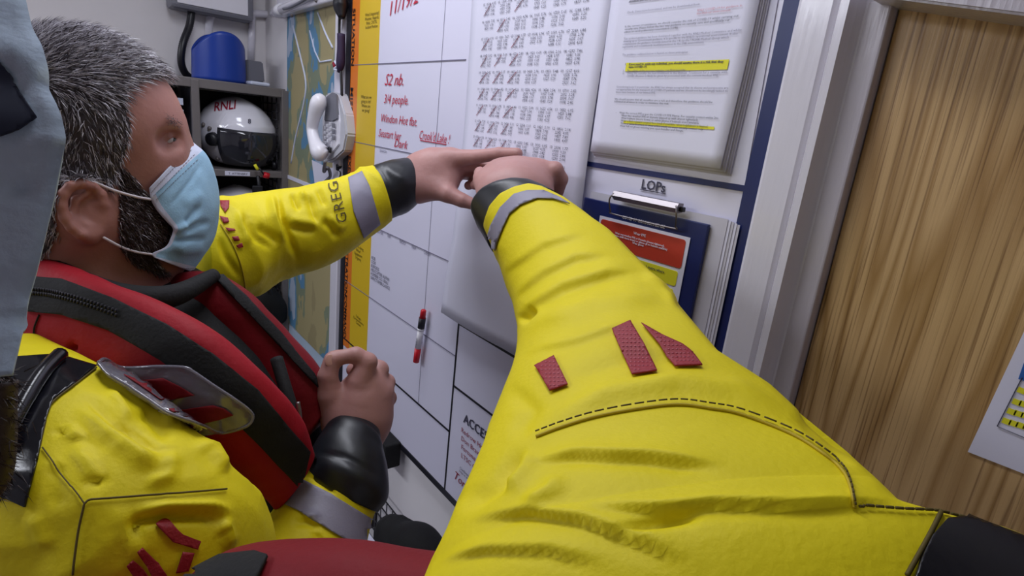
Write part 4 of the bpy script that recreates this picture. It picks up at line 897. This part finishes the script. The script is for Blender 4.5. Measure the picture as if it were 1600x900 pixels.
# --- left sleeve, towards the board
Vs, Ns = loft([(300, 330, 310, 470, .80, .9), (345, 312, 362, 462, .83, .9), (385, 308, 400, 458, .86, .9), (430, 300, 436, 436, .885, .95), (470, 296, 486, 420, .905, .95), (510, 286, 528, 402, .925, 1), (545, 274, 568, 374, .945, 1), (580, 261, 610, 342, .962, 1)], 150, 110)
fold_l = [([(431, 300), (440, 343), (446, 353), (461, 395), (466, 415)], 5, .010, 'v'), ([(424, 300), (430, 340), (440, 378), (446, 384)], 7, .009, 'r'), ([(400, 350), (420, 366), (440, 381)], 6, .007, 'v'),
          ([(447, 353), (475, 360), (498, 359)], 5, .007, 'v'), ([(447, 343), (475, 347), (505, 352)], 7, .006, 'r'), ([(480, 300), (488, 330), (498, 357)], 5, .006, 'v'), ([(503, 341), (516, 355), (529, 374)], 5, .007, 'v'), ([(510, 336), (528, 350), (540, 362)], 6, .005, 'r'),
          ([(382, 325), (384, 350), (400, 372), (430, 392)], 5, .006, 'v'), ([(372, 325), (378, 350), (392, 385)], 6, .006, 'r'), ([(340, 365), (352, 400), (380, 440)], 5, .006, 'v'), ([(455, 300), (462, 320), (470, 330)], 4, .006, 'v'), ([(468, 300), (478, 310)], 4, .005, 'r'), ([(495, 292), (505, 315), (512, 322)], 4, .005, 'v')]
Vs = sculpt(Vs, Ns, fold_l, amp=.007, freq=13, seed=7); sleeveL = cloth('drysuit_sleeve', Vs, M['drysuit'], man); bl_ = bvh_of(sleeveL)
decal('reflective_band', [(544, 278), (566, 268), (578, 292), (594, 350), (568, 372), (552, 330)], bl_, M["reflect"], sleeveL, off=.002, step=3)
# shoulder logo letters on the sleeve
for pl_ in ([(344, 314), (358, 314), (358, 324), (352, 333), (345, 322)], [(343, 338), (356, 341), (358, 347), (350, 350)], [(352, 356), (366, 358), (368, 361), (357, 362)], [(362, 370), (372, 369), (375, 376), (366, 377)], [(368, 384), (378, 379), (380, 386), (373, 388)]):
    decal('logo_letter', pl_, bl_, M['logo'], sleeveL, off=.0022, step=4)
seam('sleeve_seam', [(345, 350), (365, 385), (378, 420), (384, 455)], bl_, M['seamy'], sleeveL, rad=.0009)
def marker_text(s, px, py, hpx, bvh, m, parent, rot, sx=1, off=.0025, nm='marker_lettering'):
    cu = bpy.data.curves.new('t', 'FONT'); cu.body = s; cu.size = hpx * 1.38; cu.resolution_u = 2; cu.space_character = 1.15
    ob = bpy.data.objects.new('t', cu); COL.objects.link(ob); dg = bpy.context.evaluated_depsgraph_get(); dg.update(); me = bpy.data.meshes.new_from_object(ob.evaluated_get(dg)); bpy.data.objects.remove(ob)
    b2 = bmesh.new(); b2.from_mesh(me); bmesh.ops.subdivide_edges(b2, edges=[e for e in b2.edges if e.calc_length() > 4], cuts=2); bad = []
    for v in b2.verts:
        x = v.co.x * sx; y = v.co.y; q = cast(bvh, px + x * math.cos(rot) - y * math.sin(rot), py - x * math.sin(rot) - y * math.cos(rot), off)
        if q is None: bad.append(v)
        else: v.co = q
    bmesh.ops.delete(b2, geom=bad, context='VERTS'); me2 = bpy.data.meshes.new(nm); b2.to_mesh(me2); b2.free(); me2.materials.clear(); return link(nm, me2, m, parent)
marker_text("GREG", 543, 347, 17, bl_, M['seam'], sleeveL, rot=math.radians(104), sx=1.02)
Vc, Nc = loft([(574, 264, 604, 343, .958, 1), (590, 258, 618, 338, .965, 1), (612, 252, 638, 330, .972, 1), (634, 249, 652, 318, .98, 1), (640, 252, 655, 312, .982, 1), (638, 262, 648, 304, .982, 1)], 40, 60)
Vc = sculpt(Vc, Nc, [([(600, 262), (640, 285)], 6, .002, 'r')], amp=.0015, freq=30, seed=2); cloth('wrist_seal', Vc, M['neo'], man)

# --- torso vest, lifejacket, near arm
Vt, Nt = loft([(55, 425, 262, 440, .66, .9), (30, 455, 330, 470, .67, .75), (0, 520, 420, 540, .69, .62), (-20, 600, 485, 615, .71, .55), (-20, 700, 505, 700, .72, .55), (-20, 820, 500, 820, .72, .55), (0, 1000, 480, 1000, .74, .6), (0, 1300, 470, 1300, .8, .6)], 60, 80, power=2.3)
vest = cloth('black_vest', sculpt(Vt, Nt, amp=.006, freq=9, seed=5), M['bweb'], man)
Vb, Nb = loft([(20, 410, 20, 540, .62, .6), (60, 402, 40, 560, .575, .55), (140, 432, 110, 578, .545, .5), (230, 466, 190, 605, .535, .5), (320, 515, 270, 655, .535, .5), (400, 575, 340, 710, .55, .5), (460, 640, 400, 760, .575, .45), (490, 710, 430, 790, .60, .4)], 130, 70, power=2.2)
Vb = sculpt(Vb, Nb, [([(118, 555), (110, 548), (118, 536)], 5, .006, 'v'), ([(100, 560), (112, 550)], 5, .005, 'r')], amp=.0045, freq=9, seed=11); lobe = cloth('lifejacket_lobe', Vb, M['jacket'], man); bb_ = bvh_of(lobe)
band = decal('zip_band', [(40, 432), (100, 438), (180, 468), (262, 508), (332, 553), (402, 610), (482, 705), (470, 765), (402, 692), (332, 622), (252, 562), (172, 516), (100, 492), (40, 486)], bb_, M['bweb'], lobe, off=.004, step=8, th=.002)
tl = catmull([(40, 455, 0), (75, 458, 0), (105, 464, 0), (145, 476, 0), (190, 492, 0)], 34); parts = []
for i, p in enumerate(tl[:-1]):
    for s in (-3.2, 3.2):
        q = cast(bb_, p[0], p[1] + s, .0065)
        if q is not None:
            t = unit(P(tl[i + 1][0], tl[i + 1][1], .55) - P(p[0], p[1], .55)); n_ = unit(np.cross(t, vc)); parts.append(tube_vf([q - n_ * .0016, q + n_ * .0016], .0009, 6))
z_ = multi('zip_teeth', parts, M['wire'], band); z_['kind'] = 'stuff'
seam('lobe_stitching', [(62, 492), (54, 515), (55, 545)], bb_, M['bweb'], lobe, rad=.0008)
# far lobe
tube('neck_collar', [P(20, 392, .60), P(60, 412, .575), P(110, 440, .565), (P(190, 464, .57)), P(270, 462, .60), P(335, 430, .66)], [.014, .014, .015, .014, .012, .008], M['bweb'], man, n=16, seg=60)
Vb2, Nb2 = loft([(250, 440, 232, 470, .68, .4), (316, 424, 272, 478, .675, .6), (375, 450, 330, 505, .675, .7), (440, 515, 385, 575, .685, .7), (500, 585, 430, 640, .69, .7), (512, 640, 470, 705, .69, .6)], 90, 50, power=2.4)
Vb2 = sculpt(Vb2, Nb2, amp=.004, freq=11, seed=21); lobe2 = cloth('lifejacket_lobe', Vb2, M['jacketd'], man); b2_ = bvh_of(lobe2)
decal('edge_webbing', [(322, 418), (342, 428), (385, 466), (440, 524), (490, 585), (505, 618), (495, 605), (440, 545), (390, 492), (340, 440)], b2_, M['bweb'], lobe2, off=.005, step=5, th=.003)
# harness webbing over the chest and buckles
hb_ = tube('harness_strap', [P(432, 560, .64), P(450, 620, .625), P(470, 680, .62), P(485, 720, .62)], .007, M['bweb'], man, n=12, seg=30)
tube('strap_buckle', [P(465, 628, .585), P(468, 650, .585), P(467, 660, .59)], .0025, M['chrome'], hb_, n=8, seg=12)
# near (right) arm, upper part
Vu, Nu = loft([(-60, 640, 60, 530, .53, .7), (-75, 700, 140, 566, .49, .8), (-70, 760, 232, 628, .465, .85), (-45, 800, 318, 700, .45, .85), (0, 840, 362, 758, .44, .9), (45, 880, 392, 812, .44, .9), (105, 935, 415, 858, .455, .9), (180, 1010, 440, 910, .49, .9), (260, 1060, 470, 940, .53, .9), (330, 1030, 520, 950, .56, .9)], 220, 130)
fold_u = [([(133, 612), (150, 640), (173, 662), (233, 697), (266, 712)], 7, .008, 'v'), ([(125, 625), (160, 668), (220, 712), (262, 740)], 14, .008, 'r'), ([(167, 607), (185, 630), (207, 660)], 7, .006, 'r'), ([(215, 640), (240, 655), (268, 690)], 9, .006, 'v'),
          ([(212, 868), (208, 840), (214, 815), (250, 806), (310, 806), (350, 815)], 8, .010, 'v'), ([(210, 800), (260, 792), (330, 792), (372, 806)], 9, .007, 'r'), ([(95, 674), (110, 672), (125, 690)], 6, .005, 'r'), ([(100, 668), (98, 680)], 5, .005, 'v'), ([(115, 690), (135, 725), (150, 755)], 8, .005, 'r'),
          ([(140, 750), (150, 758), (152, 745)], 4, .005, 'v'), ([(270, 700), (262, 745), (225, 760)], 10, .006, 'r'), ([(180, 780), (200, 830), (215, 880)], 7, .004, 'r'), ([(300, 690), (330, 700), (355, 740)], 9, .007, 'r'), ([(340, 835), (352, 820), (362, 860)], 7, .006, 'r'), ([(80, 720), (85, 760), (95, 800)], 12, .004, 'v'), ([(50, 800), (75, 860)], 8, .004, 'r')]
Vu = sculpt(Vu, Nu, fold_u, amp=.0055, freq=11, seed=31); upper = cloth('drysuit_sleeve', Vu, M['drysuit'], man); bu = bvh_of(upper)
decal('shoulder_patch', [(-30, 570), (25, 560), (90, 556), (150, 574), (118, 600), (84, 625), (72, 660), (60, 720), (42, 792), (10, 778), (-30, 770)], bu, M['gblack'], upper, off=.003, step=4, th=.0015)
tube('shoulder_ridge', [q for q in [cast(bu, x, y, .010) for x, y in ((92, 562), (70, 590), (45, 630), (22, 672), (8, 700))] if q is not None], .0055, M['gblack'], upper, n=12, seg=40)
for ln in ([(40, 792), (55, 735), (70, 667), (80, 633), (117, 602), (150, 576)], [(133, 787), (140, 782), (157, 780), (250, 773), (353, 765)], [(133, 787), (124, 830), (115, 897)]): seam('sleeve_seam', ln, bu, M['seam'], upper, rad=.0007, off=.0022)
seam('sleeve_seam', [(67, 700), (100, 745), (133, 787)], bu, M['seam'], upper, rad=.0005, off=.002)
for pl_ in ([(243, 820), (258, 811), (285, 835), (313, 846), (308, 859), (270, 847)], [(213, 863), (222, 855), (248, 880), (262, 900), (240, 905), (230, 885)], [(198, 884), (208, 874), (222, 886), (234, 902), (215, 908)], [(285, 862), (303, 864), (294, 892), (274, 895)]): decal('logo_letter', pl_, bu, M['logo'], upper, off=.0024, step=5)
# forearm
Vf, Nf = loft([(255, 960, 470, 1060, .555, .9), (330, 900, 530, 975, .575, .9), (385, 855, 556, 912, .595, .9), (420, 812, 566, 876, .612, .9), (448, 774, 573, 838, .628, .9), (470, 744, 582, 806, .64, .9), (486, 728, 594, 786, .648, .9)], 110, 90)
Vf = sculpt(Vf, Nf, [([(455, 820), (480, 815), (500, 830)], 6, .004, 'v'), ([(470, 806), (500, 805)], 6, .003, 'r'), ([(490, 830), (505, 850)], 5, .004, 'v'), ([(478, 742), (515, 765), (525, 775)], 4, .004, 'v'), ([(400, 850), (430, 880)], 7, .005, 'v')], amp=.004, freq=12, seed=41); fore = cloth('drysuit_forearm', Vf, M['drysuit'], man); bf = bvh_of(fore)
decal('reflective_band', [(452, 750), (467, 746), (520, 774), (582, 812), (585, 825), (562, 856), (520, 832), (470, 800), (434, 783)], bf, M['reflect'], fore, off=.002, step=6)
Vc, Nc = loft([(478, 742, 590, 800, .642, .85), (482, 722, 606, 776, .648, .88), (492, 694, 606, 740, .66, .88), (506, 672, 600, 712, .672, .88), (512, 664, 594, 700, .678, .88), (525, 668, 585, 696, .68, .85)], 44, 60)
cloth('wrist_seal', sculpt(Vc, Nc, [([(486, 705), (540, 715), (600, 748)], 4, .002, 'v'), ([(480, 722), (540, 735), (602, 772)], 12, .002, 'r')], amp=.0012, freq=24, seed=4), M['neo'], man)
# clear vinyl pocket window on the lifejacket
both = bvh_of(lobe, upper, vest)
outl = [(150, 578), (158, 573), (200, 572), (252, 571), (292, 573), (306, 580), (335, 600), (362, 618), (386, 636), (394, 648), (384, 662), (348, 671), (310, 677), (290, 670), (262, 656), (225, 636), (190, 614), (165, 596)]
pk = decal('vinyl_pocket', outl, both, M['plastic'], man, off=.011, step=7, th=.003)
pb_ = bvh_of(pk)
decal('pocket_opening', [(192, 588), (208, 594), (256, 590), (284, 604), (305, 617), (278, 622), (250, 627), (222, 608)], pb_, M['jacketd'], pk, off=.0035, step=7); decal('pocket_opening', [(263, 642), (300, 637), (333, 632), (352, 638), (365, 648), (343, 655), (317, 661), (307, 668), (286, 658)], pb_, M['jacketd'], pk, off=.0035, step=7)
tube('pocket_rim', [q for q in [cast(both, x, y, .0135) for x, y in outl + outl[:1]] if q is not None], .0016, M['plastic'], pk, n=8, seg=120)

# ---------------------------------------------------------------- the person wearing the camera
me2 = empty('person', P(900, 1500, .3) * np.array([1, 1, 0]), 'person in the foreground, only a yellow drysuit arm, red lifejacket and pale mask in view', 'person')
hw = [dict(p=[P(835, 400, .70), P(815, 345, .76), P(806, 300, .79)], r=[.035, .034, .037], k=.02),
      dict(p=[P(782, 312, .78), P(780, 276, .82)], r=[.030, .025], k=.02), dict(p=[P(830, 305, .78), P(838, 276, .81)], r=[.032, .025], k=.02), dict(p=[P(806, 300, .78), P(808, 274, .82)], r=[.034, .026], k=.02),
      dict(p=[P(842, 270, .81), P(867, 266, .80), P(876, 280, .81), P(872, 300, .82)], r=[.0175, .0120, .0105, .0085], k=.008),    # index bent down at the right
      dict(p=[P(826, 268, .82), P(846, 266, .845), P(858, 278, .85), P(856, 294, .85)], r=[.0175, .0120, .0105, .0088], k=.006),
      dict(p=[P(806, 267, .83), P(812, 266, .87), P(824, 276, .88), P(826, 290, .88)], r=[.0170, .0115, .0100, .0085], k=.006),
      dict(p=[P(784, 268, .83), P(776, 271, .865), P(780, 282, .88), P(790, 292, .88)], r=[.0155, .0105, .0090, .0080], k=.006),
      dict(p=[P(772, 300, .78), P(756, 284, .82), P(752, 278, .85), P(750, 270, .875)], r=[.022, .0155, .0120, .0095], k=.012)]
def hWf(X): return fingers(X, hw)
lo, hi = sdfbounds([q for c in hw for q in c['p']], .042); wV, wF = surf(hWf, lo, hi, .0019); wV = relax(wV, wF, 1)
aW, _ = loft([(785, 350, 850, 335, .76), (830, 450, 900, 430, .67), (880, 600, 1010, 560, .55), (920, 760, 1090, 710, .43), (980, 950, 1230, 880, .34), (1100, 1250, 1350, 1150, .27)], 30, 18, .8)
def c2w(x, y, z): return CAM + RT @ np.array([x, y, z])
tb = [c2w(-.20, -.28, .06), c2w(-.20, -.42, .08), c2w(-.20, -.75, .12), c2w(-.20, -.95, .14)]
tw = tube_vf(tb, [.10, .15, .15, .14], 24)
def headW(X):
    A_ = RT.T * np.array([[1], [1], [1]]); d = ellip(X, c2w(-.185, .035, .02), A_, (.076, .115, .098))
    d = smin(d, ellip(X, c2w(-.180, -.03, -.045), A_, (.058, .085, .06)), .03); d = smin(d, cone(X, c2w(-.18, .03, -.105), c2w(-.175, .0, -.125), .010, .013), .012)
    for s_ in (-1, 1): d = smin(d, ellip(X, c2w(-.185 + s_ * .078, .01, .03), A_, (.009, .030, .020)), .006)
    d = smin(d, cone(X, c2w(-.19, -.06, .04), c2w(-.19, -.24, .08), .058, .070), .03)
    return smin(d, cone(X, c2w(-.36, -.34, .14), c2w(.02, -.36, .10), .085, .080), .05)
lo, hi = c2w(-.5, -.45, .2), c2w(.12, .17, -.16); _b = np.array([c2w(x, y, z) for x in (-.47, .13) for y in (-.47, .18) for z in (-.17, .26)]); gV, gF = surf(headW, _b.min(0), _b.max(0), .006)
parts = [(wV, wF), (aW.reshape(-1, 3), gridfaces(aW.shape[0], aW.shape[1])), tw, (relax(gV, gF), gF)]
V = []; Fc = []
for v, f in parts:
    o_ = len(V); V += list(v); Fc += [tuple(int(i) + o_ for i in g) for g in f]
mesh('body', V, Fc, M['skin'], me2)
def hairW(X):
    A_ = RT.T; d = ellip(X, c2w(-.185, .043, .030), A_, (.081, .116, .098))
    return np.maximum(d, -cone(X, c2w(-.185, -.06, -.12), c2w(-.185, -.02, -.12), .105, .085))
qV, qF = surf(lambda X: np.maximum(hairW(X), -((X - c2w(0, -.05, 0)) @ RT[:, 1])), _b.min(0), _b.max(0), .005)
mesh('hair', relax(qV, qF), qF, M['bd'], me2)
Vw, Nw = loft([(752, 342, 892, 292, .735, .95), (763, 368, 915, 312, .70, .95), (786, 430, 965, 368, .64, .95), (806, 490, 1020, 425, .57, .85), (812, 545, 1080, 490, .505, .75), (800, 600, 1145, 545, .45, .66), (772, 670, 1230, 605, .395, .58), (735, 750, 1325, 690, .345, .5), (700, 830, 1430, 775, .305, .45), (660, 920, 1560, 840, .275, .42), (620, 1060, 1750, 930, .25, .4), (700, 1300, 1950, 1150, .24, .4)], 420, 250)
fold_w = [([(817, 725), (900, 712), (1011, 716), (1139, 733)], 12, 0.0090, 's'), ([(905, 790), (1033, 797), (1111, 789), (1240, 792), (1420, 786)], 12, 0.0090, 's'), ([(722, 815), (822, 802), (911, 814), (1011, 850), (1089, 894)], 13, 0.0090, 's'),
          ([(960, 830), (1040, 812), (1100, 800)], 8, .005, 'v'), ([(712, 800), (770, 760), (830, 700)], 14, .006, 'v'), ([(830, 700), (820, 730), (790, 770)], 12, .005, 'r'), ([(880, 740), (860, 770), (820, 790)], 12, .004, 'r'),
          ([(811, 505), (830, 480), (880, 450), (950, 430), (1000, 425)], 13, 0.0105, 's'), ([(818, 520), (850, 500), (930, 475), (1040, 470)], 14, .005, 'r'), ([(800, 470), (850, 430), (900, 405), (960, 400)], 13, 0.0075, 's'), ([(785, 430), (850, 385), (920, 365)], 13, 0.0060, 's'),
          ([(815, 560), (850, 545), (900, 535), (1000, 500)], 12, 0.0045, 's'), ([(830, 670), (950, 615), (1060, 596), (1150, 610), (1260, 660)], 16, .004, 'r'), ([(835, 480), (812, 505)], 6, .007, 'v'), ([(1000, 425), (1040, 450), (1060, 480)], 8, .003, 'r'),
          ([(790, 600), (830, 640), (800, 690)], 14, .003, 'v'), ([(1240, 640), (1300, 690), (1330, 740)], 12, .003, 'v'), ([(680, 880), (760, 860), (860, 860), (960, 890)], 15, 0.0060, 's'), ([(860, 600), (980, 560), (1100, 560)], 14, .002, 'v')]
outline_w = [(768, 402), (757, 372), (757, 348), (766, 322), (783, 303), (804, 293), (826, 288), (845, 292), (880, 309), (950, 360), (1010, 420), (1060, 480), (1120, 550), (1200, 602), (1250, 650), (1320, 710), (1400, 784), (1480, 806), (1560, 822), (1640, 852), (1900, 980), (2000, 1500), (400, 1500), (600, 1050), (650, 950), (680, 870), (700, 830), (745, 720), (757, 690), (772, 640), (790, 590), (803, 550), (811, 510), (802, 470), (785, 430)]
Vw = confine(Vw, outline_w)
Vw = sculpt(Vw, Nw, fold_w, amp=.0022, freq=9, stretch=(.45, 1.2, .8), seed=51); sw = cloth('drysuit_sleeve', Vw, M['drysuit'], me2); bw = bvh_of(sw)
decal('reflective_band', [(767, 407), (760, 379), (768, 353), (783, 325), (804, 304.5), (824, 299), (850, 299), (875, 310), (890, 320), (865, 312), (840, 311), (814, 321), (797, 335), (787, 356), (778, 379), (772, 404)], bw, M['reflect'], sw, off=.003, step=5, th=.001)
lg = []
for k_, pl_ in enumerate(([(837, 573), (867, 558), (888, 603), (860, 613)], [(956, 515), (985, 503), (1007, 540), (1027, 582), (988, 588), (972, 553)], [(1002, 507), (1035, 526), (1066, 540), (1082, 552), (1097, 573), (1055, 575), (1042, 560), (1030, 540)])):
    lt = decal('logo_letter', pl_, bw, M['logo'], sw, off=.0028, step=5, th=.0008); xs = [p[0] for p in pl_]; ys = [p[1] for p in pl_]; parts = []
    gx = np.arange(min(xs) + 4, max(xs) - 1, 6.2); gy = np.arange(min(ys) + 4, max(ys) - 1, 6.2); a_, b_ = np.meshgrid(gx, gy); a_ = a_.ravel() + .28 * (b_.ravel() - min(ys)) * 0; b_ = b_.ravel()
    cx_, cy_ = np.mean(xs), np.mean(ys); sh_ = np.array([(cx_ + (p[0] - cx_) * .86, cy_ + (p[1] - cy_) * .88) for p in pl_]); ok = inpoly(a_, b_, [tuple(s) for s in sh_])
    for x, y in zip(a_[ok], b_[ok]):
        q = cast(bw, x, y, .0034); q2 = cast(bw, x + 3, y + .6, .0034)
        if q is not None and q2 is not None: parts.append(tube_vf([q, q2], .0004, 5))
    if parts: z_ = multi('weave_dots', parts, M['logodot'], lt); z_['kind'] = 'stuff'
sl = [(838, 676), (880, 660), (930, 645), (1000, 632), (1060, 626), (1110, 632), (1160, 642), (1240, 674), (1290, 706), (1318, 732), (1330, 760), (1334, 787)]
seam('sleeve_stitching', sl, bw, M['seam'], sw, rad=.00045, seg=150, off=.0024, dash=4); seam('sleeve_seam', [(x, y + 7) for x, y in sl], bw, M['seamy'], sw, rad=.0008, seg=90, off=.001)
seam('sleeve_seam', [(1415, 900), (1432, 870), (1450, 838), (1470, 800)], bw, M['seam'], sw, rad=.0009, seg=60, off=.002); seam('sleeve_stitching', [(1340, 790), (1400, 796), (1460, 800), (1510, 812)], bw, M['seam'], sw, rad=.0006, seg=60, off=.002, dash=5)
decal('shoulder_patch', [(1424, 905), (1436, 872), (1452, 840), (1475, 816), (1510, 812), (1640, 860), (1700, 990), (1420, 990)], bw, M['gblack'], sw, off=.004, step=6, th=.002)
Vc, Nc = loft([(764, 384, 905, 325, .73, .95), (748, 356, 888, 310, .75, .95), (737, 338, 872, 302, .765, .95), (734, 322, 862, 298, .775, .95), (740, 318, 856, 300, .778, .9)], 40, 70)
Vc = confine(Vc, [(770, 410), (748, 360), (734, 325), (738, 310), (752, 293), (775, 282), (800, 277), (826, 279), (850, 289), (875, 303), (920, 340), (850, 420)])
cloth('wrist_seal', Vc, M['neo'], me2)
# lifejacket edge across the bottom of the view
Vj, Nj = loft([(150, 1010, 150, 1200, .35, .8), (260, 935, 250, 1150, .345, .8), (330, 880, 320, 1120, .345, .8), (420, 858, 420, 1100, .345, .8), (540, 856, 530, 1100, .33, .8), (680, 874, 660, 1100, .31, .8), (800, 897, 770, 1110, .29, .8), (920, 935, 880, 1150, .27, .8), (1050, 1010, 1000, 1200, .25, .8)], 120, 60, power=2.3)
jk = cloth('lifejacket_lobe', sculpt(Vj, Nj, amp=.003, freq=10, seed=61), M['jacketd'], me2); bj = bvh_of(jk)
decal('edge_webbing', [(255, 945), (300, 895), (345, 872), (400, 866), (420, 872), (405, 905), (380, 960), (260, 960)], bj, M['bweb'], jk, off=.004, step=9, th=.002)
# pale mask of the camera wearer at the left edge
prof = [(34, -30, .150), (52, 50, .142), (70, 92, .138), (76, 150, .136), (101, 208, .132), (92, 290, .130), (78, 350, .128), (64, 410, .126), (48, 470, .124), (36, 530, .120), (22, 590, .116)]
PR = catmull(prof, 90); V = []; nu = 40
for x, y, d in PR:
    front = P(x, y, d)
    for i in range(nu):
        q = i / (nu - 1) * 1.6; a = q * 1.15
        V.append(front + RT @ np.array([-.052 * (math.sin(a)), 0.0, .050 * (1 - math.cos(a)) + .030 * a]))
V = np.array(V).reshape(90, nu, 3); dv = np.gradient(V, axis=0); du = np.gradient(V, axis=1); N = np.cross(du, dv); N /= np.linalg.norm(N, axis=2)[..., None] + 1e-9
if (N[45, 10] @ (CAM - V[45, 10])) < 0: N = -N
V = sculpt(V, N, [([(0, 60), (40, 110), (75, 170), (98, 205)], 12, .003, 'r'), ([(60, 230), (45, 300), (48, 330)], 10, .003, 'v'), ([(98, 210), (60, 228), (30, 300)], 9, .002, 'r'), ([(20, 480), (40, 520)], 14, .002, 'v')], amp=.0015, freq=28, seed=71)
wm = mesh('surgical_mask', V.reshape(-1, 3), [(j * nu + i, (j + 1) * nu + i, (j + 1) * nu + i + 1, j * nu + i + 1) for j in range(89) for i in range(nu - 1)], M['maskg'], me2); md = wm.modifiers.new('t', 'SOLIDIFY'); md.thickness = .001
bwm = bvh_of(wm); decal('shaded_gap', [(-30, 70), (0, 92), (22, 125), (60, 186), (30, 205), (0, 215), (-30, 215)], bwm, M['gapshade'], wm, off=.002, step=8)  # dark patch painted as the shade in the gap between mask and face
# beard under that mask
pts = [P(-12, 596, .118), P(-14, 640, .118), P(-14, 690, .118), P(-22, 745, .118), P(-60, 790, .115)]
bV, bF = tube_vf(catmull(pts, 30), .0042, 14); bc = mesh('beard', bV, bF, M['bd'], me2); V = []; Fc = []
for _ in range(2600):
    t = rng.uniform(0, 1) * 29; i = int(t); p = catmull(pts, 30)[min(i, 29)] + rng.normal(0, .0016, 3); d = unit(RT @ np.array([rng.uniform(-.1, .9), rng.uniform(-1.0, .2), rng.normal(0, .3)])); L = rng.uniform(.002, .0045)
    s = unit(np.cross(d, rng.normal(0, 1, 3))) * .00012; k = len(V); V += [p + s, p - s, p + d * L, p + d * L * .5 + s + np.cross(d, s)]; Fc += [(k, k + 1, k + 2), (k + 1, k + 3, k + 2), (k, k + 2, k + 3)]
z_ = mesh('beard_strands', V, Fc, M['bd'], bc, False); z_['kind'] = 'stuff'
